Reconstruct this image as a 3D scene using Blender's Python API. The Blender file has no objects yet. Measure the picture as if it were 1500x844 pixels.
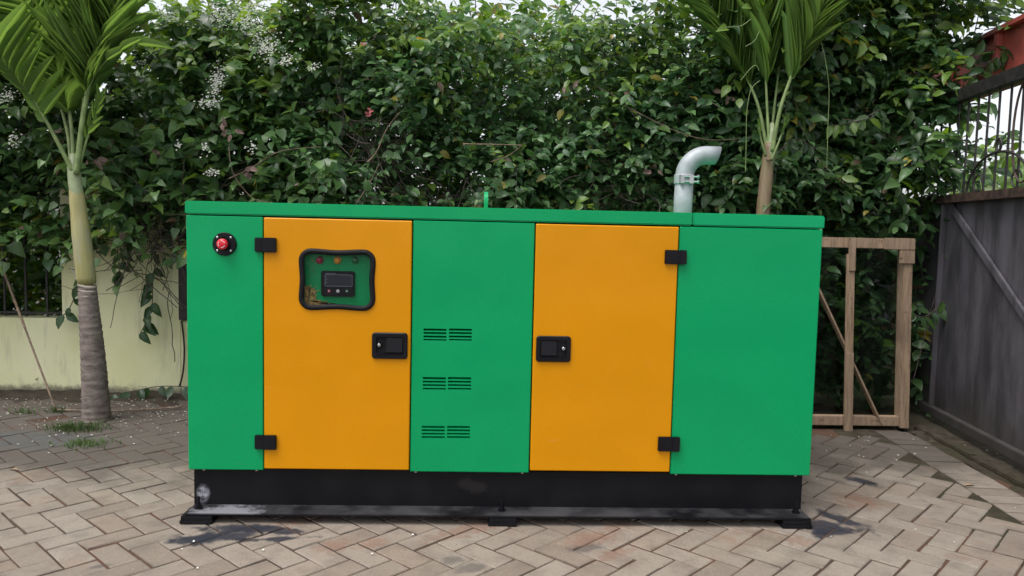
import bpy, bmesh, math, random
import numpy as np
from mathutils import Vector, Matrix, noise

# ------------------------------------------------------------------ camera, sky, sun, exposure
S = bpy.context.scene
W, H, FPX = 1500.0, 844.0, 1127.0
CAM = Vector((-0.108, -2.961, 1.140))
YAW, PITCH, ROLL = -0.0411, -0.0761, 0.0229
CM = Matrix.Rotation(YAW, 3, 'Z') @ Matrix.Rotation(math.pi/2 + PITCH, 3, 'X') @ Matrix.Rotation(ROLL, 3, 'Z')
cd = bpy.data.cameras.new('camera'); cam = bpy.data.objects.new('camera', cd)
S.collection.objects.link(cam)
cam.matrix_world = Matrix.Translation(CAM) @ CM.to_4x4()
cd.sensor_width = 36.0; cd.lens = FPX/W*36.0; cd.clip_start = 0.05; cd.clip_end = 500
S.camera = cam
wd = bpy.data.worlds.new('World'); S.world = wd; wd.use_nodes = True
nt = wd.node_tree; nt.nodes.clear()
sky = nt.nodes.new('ShaderNodeTexSky'); sky.sky_type = 'NISHITA'; sky.sun_disc = False
SUN_EL, SUN_AZ = math.radians(66), math.radians(228)      # azimuth clockwise from +Y: high, from the left and behind the camera
sky.sun_elevation = SUN_EL; sky.sun_rotation = SUN_AZ
sky.air_density = 1.0; sky.dust_density = 3.0; sky.ozone_density = 1.0
hs = nt.nodes.new('ShaderNodeHueSaturation'); hs.inputs['Saturation'].default_value = 0.22
bg = nt.nodes.new('ShaderNodeBackground'); bg.inputs['Strength'].default_value = 0.15
wo = nt.nodes.new('ShaderNodeOutputWorld')
nt.links.new(sky.outputs[0], hs.inputs['Color']); nt.links.new(hs.outputs[0], bg.inputs[0]); nt.links.new(bg.outputs[0], wo.inputs[0])
sd = bpy.data.lights.new('sun', 'SUN'); sun = bpy.data.objects.new('sun', sd); S.collection.objects.link(sun)
sd.energy = 1.25; sd.angle = math.radians(35); sd.color = (1.0, 0.965, 0.92)
sdir = Vector((math.sin(SUN_AZ)*math.cos(SUN_EL), math.cos(SUN_AZ)*math.cos(SUN_EL), math.sin(SUN_EL)))
sun.rotation_euler = sdir.to_track_quat('Z', 'Y').to_euler()
S.view_settings.view_transform = 'Standard'; S.view_settings.look = 'None'
S.view_settings.exposure = 0.80; S.view_settings.gamma = 1.0; S.view_settings.use_curve_mapping = False

# ------------------------------------------------------------------ helpers
C = S.collection
rnd = random.Random(7)
def ray(u, v): return CM @ Vector(((u - W/2)/FPX, -(v - H/2)/FPX, -1.0))
def PY(u, v, y):                      # photo pixel -> point on the plane y = const
    d = ray(u, v); t = (y - CAM.y)/d.y; return CAM + d*t
def PG(u, v, z=0.0):                  # photo pixel -> point on the ground
    d = ray(u, v); t = (z - CAM.z)/d.z; return CAM + d*t
def PP(u, v, o, n):                   # photo pixel -> point on a plane
    d = ray(u, v); t = (Vector(o) - CAM).dot(Vector(n))/d.dot(Vector(n)); return CAM + d*t

def link(name, me, mat=None, parent=None):
    o = bpy.data.objects.new(name, me); C.objects.link(o)
    if mat is not None and me is not None and not me.materials: me.materials.append(mat)
    if parent is not None: o.parent = parent
    return o
def tag(o, label=None, cat=None, group=None, kind=None):
    if label: o['label'] = label
    if cat: o['category'] = cat
    if group: o['group'] = group
    if kind: o['kind'] = kind
    return o
def empty(name, loc=(0, 0, 0)):
    o = bpy.data.objects.new(name, None); C.objects.link(o); o.location = loc; o.empty_display_size = 0.1
    return o
def child(o, parent):                 # parent without moving (parents here are unrotated empties / meshes at a location)
    o.parent = parent; o.matrix_parent_inverse = Matrix.Translation(-parent_loc(parent))
    return o
def parent_loc(p):
    v = Vector(p.location)
    return v if p.parent is None else v   # parents are placed with world coordinates

class MB:
    def __init__(s): s.v = []; s.f = []
    def add(s, vs, fs):
        n = len(s.v); s.v += [tuple(p) for p in vs]; s.f += [tuple(i+n for i in f) for f in fs]; return s
    def box(s, x0, x1, y0, y1, z0, z1):
        return s.add([(x, y, z) for x in (x0, x1) for y in (y0, y1) for z in (z0, z1)],
                     [(0,1,3,2), (4,6,7,5), (0,4,5,1), (2,3,7,6), (0,2,6,4), (1,5,7,3)])
    def obox(s, p0, p1, w, d, up=(0, 0, 1)):       # bar between two points, width w, depth d
        p0, p1 = Vector(p0), Vector(p1); t = (p1-p0).normalized(); a = t.cross(Vector(up))
        if a.length < 1e-4: a = t.cross(Vector((1, 0, 0)))
        a.normalize(); b = a.cross(t)
        vs = [p + a*sa*w/2 + b*sb*d/2 for p in (p0, p1) for sa in (-1, 1) for sb in (-1, 1)]
        return s.add(vs, [(0,1,3,2), (4,6,7,5), (0,4,5,1), (2,3,7,6), (0,2,6,4), (1,5,7,3)])
    def tube(s, pts, rad, n=8, cap=True):
        pts = [Vector(p) for p in pts]; m = len(pts)
        if not hasattr(rad, '__len__'): rad = [rad]*m
        rings = []; prev = None
        for i, p in enumerate(pts):
            t = (pts[min(i+1, m-1)] - pts[max(i-1, 0)]).normalized()
            a = prev - t*prev.dot(t) if prev is not None else t.orthogonal()
            if a.length < 1e-6: a = t.orthogonal()
            a.normalize(); prev = a; b = t.cross(a)
            rings.append([p + (a*math.cos(2*math.pi*k/n) + b*math.sin(2*math.pi*k/n))*rad[i] for k in range(n)])
        vs = [q for r in rings for q in r]
        fs = [(i*n+k, i*n+(k+1) % n, (i+1)*n+(k+1) % n, (i+1)*n+k) for i in range(m-1) for k in range(n)]
        if cap: fs += [tuple(range(n-1, -1, -1)), tuple((m-1)*n+k for k in range(n))]
        return s.add(vs, fs)
    def lathe_y(s, cx, cz, prof, n=24):            # profile of (r, y) turned about an axis along Y, closed at r = 0
        vs = [(cx + r*math.cos(2*math.pi*k/n), y, cz + r*math.sin(2*math.pi*k/n)) for r, y in prof for k in range(n)]
        m = len(prof)
        fs = [(i*n+k, i*n+(k+1) % n, (i+1)*n+(k+1) % n, (i+1)*n+k) for i in range(m-1) for k in range(n)]
        fs += [tuple(range(n)), tuple((m-1)*n+k for k in range(n))]
        return s.add(vs, fs)
    def mesh(s, name, smooth=False, bevel=0.0, seg=2):
        me = bpy.data.meshes.new(name); me.from_pydata(s.v, [], s.f)
        bm = bmesh.new(); bm.from_mesh(me)
        if bevel:
            bmesh.ops.remove_doubles(bm, verts=bm.verts, dist=1e-5)
            bmesh.ops.bevel(bm, geom=[e for e in bm.edges if len(e.link_faces) == 2 and e.calc_face_angle(0) > 0.6],
                            offset=bevel, segments=seg, affect='EDGES', clamp_overlap=True)
        bmesh.ops.recalc_face_normals(bm, faces=bm.faces); bm.to_mesh(me); bm.free()
        if smooth:
            for p in me.polygons: p.use_smooth = True
        return me
    def build(s, name, mat, parent=None, smooth=False, bevel=0.0, seg=2):
        o = link(name, s.mesh(name, smooth, bevel, seg), mat)
        if parent is not None: child(o, parent)
        return o

def rrect(x0, x1, z0, z1, r, n=5, bulge=0.0):
    pts = []
    for cx, cz, a0 in ((x1-r, z0+r, -90), (x1-r, z1-r, 0), (x0+r, z1-r, 90), (x0+r, z0+r, 180)):
        for k in range(n+1):
            a = math.radians(a0 + 90*k/n); pts.append((cx + r*math.cos(a), cz + r*math.sin(a)))
    return pts
def plate(outer, holes, y0, y1, inner=None, c=0.003):
    """flat plate in the XZ plane, front at y0 with a chamfer c, back at y1; inner = front outline (same count)"""
    bm = bmesh.new()
    front = inner or outer
    def loop(pts, y): return [bm.verts.new((x, y, z)) for x, z in pts]
    fl = loop(front, y0); hl = [loop(h, y0) for h in holes]
    edges = []
    for L in [fl] + hl:
        for i in range(len(L)): edges.append(bm.edges.new((L[i], L[(i+1) % len(L)])))
    bmesh.ops.triangle_fill(bm, use_beauty=True, edges=edges)
    rings = [fl]
    if inner: rings.append(loop(outer, y0+c))
    rings.append(loop(outer, y1))
    for a, b in zip(rings[:-1], rings[1:]):
        for i in range(len(a)): j = (i+1) % len(a); bm.faces.new((a[i], a[j], b[j], b[i]))
    for L, h in zip(hl, holes):
        b = loop(h, y1)
        for i in range(len(L)): j = (i+1) % len(L); bm.faces.new((L[i], b[i], b[j], L[j]))
    bmesh.ops.recalc_face_normals(bm, faces=bm.faces)
    me = bpy.data.meshes.new('plate'); bm.to_mesh(me); bm.free(); return me

# ------------------------------------------------------------------ materials
def nmat(name):
    m = bpy.data.materials.new(name); m.use_nodes = True; t = m.node_tree; t.nodes.clear()
    out = t.nodes.new('ShaderNodeOutputMaterial'); b = t.nodes.new('ShaderNodeBsdfPrincipled')
    t.links.new(b.outputs[0], out.inputs[0]); return m, t, b, out
def nd(t, kind, **kw):
    n = t.nodes.new('ShaderNode'+kind)
    for k, v in kw.items():
        if k in n.inputs: n.inputs[k].default_value = v
        else: setattr(n, k, v)
    return n
def mixc(t, fac, a, b, mode='MIX'):
    n = t.nodes.new('ShaderNodeMix'); n.data_type = 'RGBA'; n.blend_type = mode
    for i, v in ((0, fac), (6, a), (7, b)):
        if isinstance(v, bpy.types.NodeSocket): t.links.new(v, n.inputs[i])
        elif i == 0: n.inputs[0].default_value = v
        else: n.inputs[i].default_value = (*v[:3], 1)
    return n.outputs[2]
def mth(t, op, a, b=None, clamp=False):
    n = t.nodes.new('ShaderNodeMath'); n.operation = op; n.use_clamp = clamp
    for i, v in ((0, a), (1, b)):
        if v is None: continue
        if isinstance(v, bpy.types.NodeSocket): t.links.new(v, n.inputs[i])
        else: n.inputs[i].default_value = v
    return n.outputs[0]
def noi(t, scale, detail=4, vec=None, rough=0.55, stretch=None):
    n = nd(t, 'TexNoise', Scale=scale, Detail=detail, Roughness=rough)
    if vec is None: vec = nd(t, 'NewGeometry').outputs['Position']
    if stretch:
        mp = nd(t, 'Mapping'); mp.inputs['Scale'].default_value = stretch; t.links.new(vec, mp.inputs[0]); vec = mp.outputs[0]
    t.links.new(vec, n.inputs['Vector']); return n.outputs['Fac']
def ramp(t, fac, p0, p1):
    n = nd(t, 'MapRange', interpolation_type='SMOOTHSTEP'); t.links.new(fac, n.inputs['Value'])
    n.inputs['From Min'].default_value = p0; n.inputs['From Max'].default_value = p1; return n.outputs[0]
def bump(t, b, h, strength, dist=0.01):
    n = nd(t, 'Bump', Strength=strength, Distance=dist); t.links.new(h, n.inputs['Height']); t.links.new(n.outputs[0], b.inputs['Normal'])
def simple(name, col, rough=0.5, metal=0.0, var=0.12, scale=12, bmp=0.0, bscale=60, spec=0.5, coat=0.0):
    m, t, b, o = nmat(name)
    f = noi(t, scale); dark = [c*(1-var*1.6) for c in col]; light = [min(1, c*(1+var)) for c in col]
    t.links.new(mixc(t, ramp(t, f, 0.25, 0.75), dark, light), b.inputs['Base Color'])
    b.inputs['Roughness'].default_value = rough; b.inputs['Metallic'].default_value = metal
    b.inputs['Specular IOR Level'].default_value = spec; b.inputs['Coat Weight'].default_value = coat
    b.inputs['Coat Roughness'].default_value = 0.15
    if bmp: bump(t, b, noi(t, bscale), bmp)
    return m
def blob(t, pos, cx, cy, rx, ry, ang=0.0, wob=0.5, nscale=9, ax=(0, 1)):
    """1 inside a noisy ellipse on the ground (a stain with a shape of its own), 0 outside"""
    sp = nd(t, 'SeparateXYZ'); t.links.new(pos, sp.inputs[0])
    dx = mth(t, 'SUBTRACT', sp.outputs[ax[0]], cx); dy = mth(t, 'SUBTRACT', sp.outputs[ax[1]], cy)
    ca, sa = math.cos(ang), math.sin(ang)
    u = mth(t, 'ADD', mth(t, 'MULTIPLY', dx, ca/rx), mth(t, 'MULTIPLY', dy, sa/rx))
    v = mth(t, 'ADD', mth(t, 'MULTIPLY', dx, -sa/ry), mth(t, 'MULTIPLY', dy, ca/ry))
    r = mth(t, 'SQRT', mth(t, 'ADD', mth(t, 'MULTIPLY', u, u), mth(t, 'MULTIPLY', v, v)))
    n = noi(t, nscale, 5)
    r = mth(t, 'ADD', r, mth(t, 'MULTIPLY', mth(t, 'SUBTRACT', n, 0.5), wob*2))
    return ramp(t, r, 1.0, 0.45)

def paint(name, col, rough=0.27):
    m, t, b, o = nmat(name)
    f = ramp(t, noi(t, 3.0, 3), 0.3, 0.7)
    c = mixc(t, f, [x*0.95 for x in col], col)
    sc = ramp(t, noi(t, 8, 6, stretch=(1, 1, 5)), 0.66, 0.8)
    c = mixc(t, mth(t, 'MULTIPLY', sc, 0.06), c, (0.5, 0.5, 0.45))
    t.links.new(c, b.inputs['Base Color'])
    b.inputs['Roughness'].default_value = rough
    t.links.new(mth(t, 'ADD', mth(t, 'MULTIPLY', noi(t, 6, 5), 0.16), rough-0.08), b.inputs['Roughness'])
    b.inputs['Specular IOR Level'].default_value = 0.28
    hh = mth(t, 'ADD', noi(t, 900, 2), mth(t, 'MULTIPLY', noi(t, 1.6, 2), 60))
    bump(t, b, hh, 0.12, 0.0015)
    return m
M = {}
M['green'] = paint('green_powder_coat', (0.0, 0.300, 0.100))
M['green2'] = paint('green_powder_coat_faded', (0.0, 0.325, 0.122), 0.33)
M['orange'] = paint('orange_powder_coat', (0.63, 0.252, 0.0))
M['black'] = simple('black_plastic', (0.006, 0.006, 0.009), 0.4, var=0.2, spec=0.22)
M['rubber'] = simple('black_rubber', (0.006, 0.006, 0.008), 0.6, var=0.3, bmp=0.3, spec=0.22)
M['void'] = simple('interior_black', (0.008, 0.008, 0.009), 0.8)
M['red'] = simple('red_plastic', (0.65, 0.012, 0.03), 0.35)
M['lampred'] = simple('lamp_red', (0.28, 0.012, 0.05), 0.3)
M['lampamber'] = simple('lamp_amber', (0.62, 0.26, 0.02), 0.3)
M['lampgreen'] = simple('lamp_green', (0.01, 0.12, 0.045), 0.3)
M['screen'] = simple('dark_screen', (0.02, 0.022, 0.035), 0.25)
M['grey_line'] = simple('grey_print', (0.22, 0.22, 0.27), 0.5)
M['white'] = simple('white_plastic', (0.7, 0.7, 0.72), 0.5)
M['steel'] = simple('bright_steel', (0.55, 0.55, 0.55), 0.35, 1.0)
M['galv'] = simple('galvanised_pipe', (0.33, 0.355, 0.375), 0.5, 0.1, var=0.10, scale=22, bmp=0.1)
M['film'] = simple('peeling_film', (0.36, 0.26, 0.09), 0.7, var=0.4, scale=90)
M['iron'] = simple('dark_iron', (0.025, 0.022, 0.022), 0.6, var=0.4, scale=25, bmp=0.2)
M['rail'] = simple('brown_iron', (0.07, 0.042, 0.033), 0.65, var=0.4, scale=20, bmp=0.2)
M['redsteel'] = simple('red_painted_steel', (0.36, 0.075, 0.06), 0.6, var=0.2, scale=6)
M['stick'] = simple('dry_stick', (0.20, 0.14, 0.10), 0.9, var=0.3, scale=30)
M['twig'] = simple('vine_twig', (0.10, 0.078, 0.066), 0.9, var=0.4, scale=30)
M['petal'] = simple('white_petal', (0.72, 0.72, 0.66), 0.7)
M['pink'] = simple('pink_petal', (0.55, 0.16, 0.17), 0.7)
M['deadleaf'] = simple('dead_leaf', (0.20, 0.13, 0.11), 0.8, var=0.35, scale=40)
M['cable'] = simple('black_cable', (0.012, 0.012, 0.012), 0.6)

def glassmat(name, tint, ref=1.0, rough=0.03):
    m = bpy.data.materials.new(name); m.use_nodes = True; t = m.node_tree; t.nodes.clear()
    out = nd(t, 'OutputMaterial'); tr = nd(t, 'BsdfTransparent'); gl = nd(t, 'BsdfGlossy', Roughness=rough); mx = nd(t, 'MixShader')
    tr.inputs[0].default_value = (*tint, 1); fr = nd(t, 'Fresnel', IOR=1.45)
    t.links.new(mth(t, 'MULTIPLY', fr.outputs[0], ref), mx.inputs[0]); t.links.new(tr.outputs[0], mx.inputs[1]); t.links.new(gl.outputs[0], mx.inputs[2]); t.links.new(mx.outputs[0], out.inputs[0])
    return m
M['window'] = glassmat('clear_window', (0.95, 0.96, 0.96), 0.45, 0.08)
M['sheetglass'] = glassmat('dark_tinted_sheet', (0.74, 0.80, 0.76), 0.7, 0.05)

def skidmat():
    m, t, b, o = nmat('black_chassis_paint')
    g = nd(t, 'NewGeometry'); pos = g.outputs['Position']
    c = mixc(t, ramp(t, noi(t, 8), 0.3, 0.8), (0.004, 0.004, 0.006), (0.008, 0.008, 0.010))
    a = PY(297, 724, 0.02)
    sp = blob(t, pos, a.x, a.z, 0.030, 0.045, 0, 0.35, 30, (0, 2)); c = mixc(t, mth(t, 'MULTIPLY', mth(t, 'MULTIPLY', sp, ramp(t, noi(t, 60, 4), 0.3, 0.7)), 0.8), c, (0.42, 0.42, 0.47))
    a = PY(690, 712, 0.02)
    sp = blob(t, pos, a.x, a.z, 0.075, 0.035, -0.15, 0.6, 26, (0, 2)); c = mixc(t, mth(t, 'MULTIPLY', sp, 0.12), c, (0.10, 0.09, 0.08))
    # dust settled on the flange: patchy, thick at the left end
    sz = nd(t, 'SeparateXYZ'); t.links.new(g.outputs['Normal'], sz.inputs[0])
    up = ramp(t, sz.outputs[2], 0.6, 0.9)
    d = ramp(t, noi(t, 7, 6), 0.30, 0.70)
    c = mixc(t, mth(t, 'MULTIPLY', mth(t, 'MULTIPLY', up, d), 0.45), c, (0.11, 0.107, 0.112))
    a = PG(330, 750, 0.04)
    sp = blob(t, pos, a.x, a.y, 0.16, 0.09, 0, 0.7, 40); c = mixc(t, mth(t, 'MULTIPLY', mth(t, 'MULTIPLY', sp, up), 0.6), c, (0.30, 0.30, 0.33))
    t.links.new(c, b.inputs['Base Color']); b.inputs['Roughness'].default_value = 0.45; b.inputs['Specular IOR Level'].default_value = 0.2
    bump(t, b, noi(t, 40), 0.12, 0.003)
    return m
M['skid'] = skidmat()

def brickmat():
    m, t, b, o = nmat('concrete_paver')
    pos = nd(t, 'NewGeometry').outputs['Position']
    rr = mth(t, 'FRACT', mth(t, 'ADD', nd(t, 'ObjectInfo').outputs['Random'], nd(t, 'NewGeometry').outputs['Random Per Island']))
    r2 = mth(t, 'FRACT', mth(t, 'MULTIPLY', rr, 7.31))
    c = mixc(t, rr, (0.200, 0.163, 0.132), (0.268, 0.230, 0.192))
    c = mixc(t, mth(t, 'MULTIPLY', ramp(t, r2, 0.72, 1.0), 0.35), c, (0.235, 0.17, 0.12))
    c = mixc(t, mth(t, 'MULTIPLY', ramp(t, noi(t, 9, 6), 0.42, 0.72), 0.55), c, (0.135, 0.108, 0.09))
    c = mixc(t, mth(t, 'MULTIPLY', ramp(t, noi(t, 55, 5, rough=0.7), 0.5, 0.75), 0.30), c, (0.34, 0.31, 0.28))
    c = mixc(t, mth(t, 'MULTIPLY', ramp(t, noi(t, 140, 3, rough=0.7), 0.56, 0.68), 0.6), c, (0.105, 0.09, 0.078))
    # rust-red stains
    st = ramp(t, noi(t, 3.3, 7, rough=0.65), 0.57, 0.70); c = mixc(t, mth(t, 'MULTIPLY', st, 0.45), c, (0.20, 0.10, 0.06))
    for u, v, rx, ry in ((490, 800, 0.07, 0.05), (545, 795, 0.06, 0.045), (460, 758, 0.2, 0.05), (690, 775, 0.2, 0.05), (865, 790, 0.12, 0.06), (1170, 792, 0.05, 0.06), (1250, 735, 0.10, 0.10), (900, 812, 0.09, 0.03)):
        a = PG(u, v); c = mixc(t, mth(t, 'MULTIPLY', blob(t, pos, a.x, a.y, rx*1.25, ry*1.25, 0.6, 1.4, 40), 0.36), c, (0.19, 0.075, 0.04))
    # old grime towards the wall, soaked in, with an uneven front edge
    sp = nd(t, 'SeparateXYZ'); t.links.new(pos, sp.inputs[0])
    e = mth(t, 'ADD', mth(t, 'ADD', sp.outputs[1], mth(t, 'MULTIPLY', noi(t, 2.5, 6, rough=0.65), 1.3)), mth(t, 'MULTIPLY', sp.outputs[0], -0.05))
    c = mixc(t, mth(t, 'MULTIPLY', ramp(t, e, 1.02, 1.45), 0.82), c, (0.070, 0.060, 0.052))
    a = PG(40, 645); c = mixc(t, mth(t, 'MULTIPLY', blob(t, pos, a.x-0.1, a.y, 0.62, 0.22, 0, 0.35, 5), 0.93), c, (0.085, 0.083, 0.080))
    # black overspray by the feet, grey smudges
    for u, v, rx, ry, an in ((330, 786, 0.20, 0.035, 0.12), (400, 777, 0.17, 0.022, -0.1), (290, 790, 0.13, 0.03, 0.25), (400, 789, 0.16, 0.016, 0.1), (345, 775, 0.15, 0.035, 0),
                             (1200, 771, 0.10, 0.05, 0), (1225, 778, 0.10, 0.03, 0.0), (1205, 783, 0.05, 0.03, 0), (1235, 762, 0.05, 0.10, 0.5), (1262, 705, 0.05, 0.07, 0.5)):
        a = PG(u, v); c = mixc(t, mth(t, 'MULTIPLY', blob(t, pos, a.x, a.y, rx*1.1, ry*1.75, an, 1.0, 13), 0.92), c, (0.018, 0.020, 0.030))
    for u, v, rx, ry in ((663, 820, 0.05, 0.04), (690, 833, 0.09, 0.04), (860, 803, 0.09, 0.04), (150, 828, 0.05, 0.02)):
        a = PG(u, v); c = mixc(t, mth(t, 'MULTIPLY', blob(t, pos, a.x, a.y, rx, ry, 0.4, 0.6, 20), 0.6), c, (0.075, 0.068, 0.066))
    t.links.new(c, b.inputs['Base Color']); b.inputs['Roughness'].default_value = 0.88; b.inputs['Specular IOR Level'].default_value = 0.3
    hh = mth(t, 'ADD', noi(t, 130, 4, rough=0.7), mth(t, 'MULTIPLY', noi(t, 22, 4), 1.5)); bump(t, b, hh, 0.6, 0.005)
    return m
M['brick'] = brickmat()
def dirtmat(name, a, c2, red, sc=6):
    m, t, b, o = nmat(name)
    c = mixc(t, ramp(t, noi(t, sc, 7, rough=0.65), 0.3, 0.7), a, c2)
    c = mixc(t, mth(t, 'MULTIPLY', ramp(t, noi(t, 1.7, 5), 0.42, 0.62), 0.8), c, red)
    t.links.new(c, b.inputs['Base Color']); b.inputs['Roughness'].default_value = 0.95; b.inputs['Specular IOR Level'].default_value = 0.2
    bump(t, b, noi(t, 70, 6, rough=0.7), 0.7, 0.012); return m
M['bed'] = dirtmat('joint_sand', (0.045, 0.034, 0.029), (0.085, 0.060, 0.047), (0.115, 0.060, 0.040))
M['soil'] = dirtmat('dark_soil', (0.035, 0.028, 0.022), (0.075, 0.060, 0.048), (0.05, 0.042, 0.030), 14)
M['moss'] = dirtmat('mossy_soil', (0.028, 0.023, 0.016), (0.070, 0.057, 0.042), (0.042, 0.038, 0.022), 14)
M['yard'] = dirtmat('yard_ground', (0.060, 0.058, 0.055), (0.105, 0.100, 0.094), (0.085, 0.078, 0.070), 3)

def wallmat():
    m, t, b, o = nmat('cream_wall_paint')
    c = mixc(t, ramp(t, noi(t, 2.2, 6), 0.3, 0.7), (0.66, 0.65, 0.36), (0.73, 0.72, 0.47))
    c = mixc(t, mth(t, 'MULTIPLY', ramp(t, noi(t, 9, 6, stretch=(3, 1, 0.5)), 0.52, 0.75), 0.35), c, (0.36, 0.35, 0.27))
    sp = nd(t, 'SeparateXYZ'); t.links.new(nd(t, 'NewGeometry').outputs['Position'], sp.inputs[0])
    e = mth(t, 'ADD', sp.outputs[2], mth(t, 'MULTIPLY', noi(t, 16, 6, rough=0.7), 0.12))
    c = mixc(t, mth(t, 'MULTIPLY', ramp(t, e, 0.125, 0.075), 0.85), c, (0.10, 0.09, 0.07))       # mud splash at the foot
    t.links.new(c, b.inputs['Base Color']); b.inputs['Roughness'].default_value = 0.9
    bump(t, b, noi(t, 35, 5), 0.2, 0.006); return m
M['wall'] = wallmat()
def gatemat():
    m, t, b, o = nmat('weathered_steel_sheet')
    c = mixc(t, ramp(t, noi(t, 3, 7, stretch=(2, 2, 0.5), rough=0.65), 0.3, 0.7), (0.038, 0.036, 0.042), (0.125, 0.115, 0.135))
    c = mixc(t, mth(t, 'MULTIPLY', ramp(t, noi(t, 7, 6, stretch=(2.5, 2.5, 0.25)), 0.5, 0.75), 0.6), c, (0.035, 0.030, 0.028))
    c = mixc(t, mth(t, 'MULTIPLY', ramp(t, noi(t, 26, 6, rough=0.7), 0.60, 0.75), 0.35), c, (0.19, 0.165, 0.16))
    sp = nd(t, 'SeparateXYZ'); t.links.new(nd(t, 'NewGeometry').outputs['Position'], sp.inputs[0])
    e = mth(t, 'ADD', sp.outputs[2], mth(t, 'MULTIPLY', noi(t, 5, 6, rough=0.65), 0.5))
    c = mixc(t, mth(t, 'MULTIPLY', ramp(t, e, 0.62, 0.3), 0.7), c, (0.040, 0.036, 0.028))
    t.links.new(c, b.inputs['Base Color']); b.inputs['Roughness'].default_value = 0.55
    bump(t, b, noi(t, 18, 5), 0.2, 0.01); return m
M['gate'] = gatemat()
def woodmat():
    m, t, b, o = nmat('weathered_timber')
    oi = nd(t, 'ObjectInfo').outputs['Random']
    v = nd(t, 'TexCoord').outputs['Object']
    n = noi(t, 10, 6, v, 0.65, (8, 8, 0.7))
    c = mixc(t, ramp(t, n, 0.3, 0.7), (0.19, 0.125, 0.078), (0.38, 0.27, 0.175))
    c = mixc(t, mth(t, 'MULTIPLY', oi, 0.4), c, (0.24, 0.175, 0.13))
    c = mixc(t, mth(t, 'MULTIPLY', ramp(t, noi(t, 28, 4), 0.64, 0.72), 0.8), c, (0.07, 0.04, 0.025))
    c = mixc(t, mth(t, 'MULTIPLY', ramp(t, noi(t, 4, 5), 0.5, 0.75), 0.5), c, (0.13, 0.09, 0.06))
    t.links.new(c, b.inputs['Base Color']); b.inputs['Roughness'].default_value = 0.85
    bump(t, b, n, 0.4, 0.004); return m
M['wood'] = woodmat()

def leafmat(name, attr=True, col=(0.05, 0.12, 0.03), trans=0.38, rough=0.38, stripes=False):
    m, t, b, o = nmat(name)
    if attr:
        a = nd(t, 'Attribute', attribute_name='tint'); base = a.outputs['Color']
    else:
        r = nd(t, 'ObjectInfo').outputs['Random']; base = mixc(t, r, [c*0.72 for c in col], [c*1.22 for c in col])
    base = mixc(t, mth(t, 'MULTIPLY', ramp(t, noi(t, 45, 4), 0.45, 0.8), 0.25), base, (0.10, 0.12, 0.04))
    t.links.new(base, b.inputs['Base Color']); b.inputs['Roughness'].default_value = rough
    b.inputs['Specular IOR Level'].default_value = 0.6
    tr = nd(t, 'BsdfTranslucent'); hsn = nd(t, 'HueSaturation', Saturation=1.12, Value=1.75); hsn.inputs['Hue'].default_value = 0.485
    t.links.new(base, hsn.inputs['Color']); t.links.new(hsn.outputs[0], tr.inputs[0])
    mx = nd(t, 'MixShader'); mx.inputs[0].default_value = trans
    t.links.new(b.outputs[0], mx.inputs[1]); t.links.new(tr.outputs[0], mx.inputs[2]); t.links.new(mx.outputs[0], o.inputs[0])
    return m
M['leaf'] = leafmat('leaf')
M['frond'] = leafmat('palm_leaflet', False, (0.150, 0.255, 0.062), 0.48, 0.6)
M['rachis'] = simple('palm_rachis', (0.20, 0.27, 0.10), 0.5, var=0.2, scale=20)
M['grass'] = leafmat('grass_blade', False, (0.06, 0.11, 0.025), 0.3, 0.6)
def trunkmat():
    m, t, b, o = nmat('ringed_palm_bark')
    sp = nd(t, 'SeparateXYZ'); t.links.new(nd(t, 'NewGeometry').outputs['Position'], sp.inputs[0])
    c = mixc(t, ramp(t, noi(t, 22, 6, stretch=(1, 1, 2.5)), 0.3, 0.7), (0.115, 0.088, 0.078), (0.215, 0.175, 0.155))
    c = mixc(t, mth(t, 'MULTIPLY', ramp(t, noi(t, 60, 4, stretch=(0.3, 0.3, 2)), 0.55, 0.7), 0.6), c, (0.07, 0.052, 0.045))
    t.links.new(c, b.inputs['Base Color']); b.inputs['Roughness'].default_value = 0.9
    bump(t, b, noi(t, 50, 5, stretch=(0.6, 0.6, 2)), 0.4, 0.006); return m
M['bark'] = trunkmat()
def shaftmat(name, c1, c2, c3):
    m, t, b, o = nmat(name)
    c = mixc(t, ramp(t, noi(t, 6, 5, stretch=(4, 4, 0.5)), 0.3, 0.7), c1, c2)
    c = mixc(t, mth(t, 'MULTIPLY', ramp(t, noi(t, 9, 5, stretch=(2.5, 2.5, 0.7)), 0.5, 0.66), 0.7), c, c3)
    t.links.new(c, b.inputs['Base Color']); b.inputs['Roughness'].default_value = 0.55; bump(t, b, noi(t, 30, 4, stretch=(5, 5, 0.4)), 0.25, 0.006); return m
M['shaft_yellow'] = shaftmat('yellow_crownshaft', (0.27, 0.25, 0.09), (0.40, 0.36, 0.17), (0.30, 0.29, 0.19))
M['shaft_brown'] = shaftmat('brown_crownshaft', (0.16, 0.13, 0.05), (0.23, 0.17, 0.11), (0.17, 0.095, 0.08))
M['scar'] = simple('pale_leaf_scar', (0.36, 0.31, 0.26), 0.8, var=0.2, scale=40)

# ------------------------------------------------------------------ ground, pavement
g = MB().add([(-60, -60, -0.030), (60, -60, -0.030), (60, 60, -0.030), (-60, 60, -0.030)], [(0, 1, 2, 3)]).build('ground', M['yard'])
tag(g, 'bare grey yard ground running on beyond the brick paving', 'ground', kind='structure')
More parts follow.
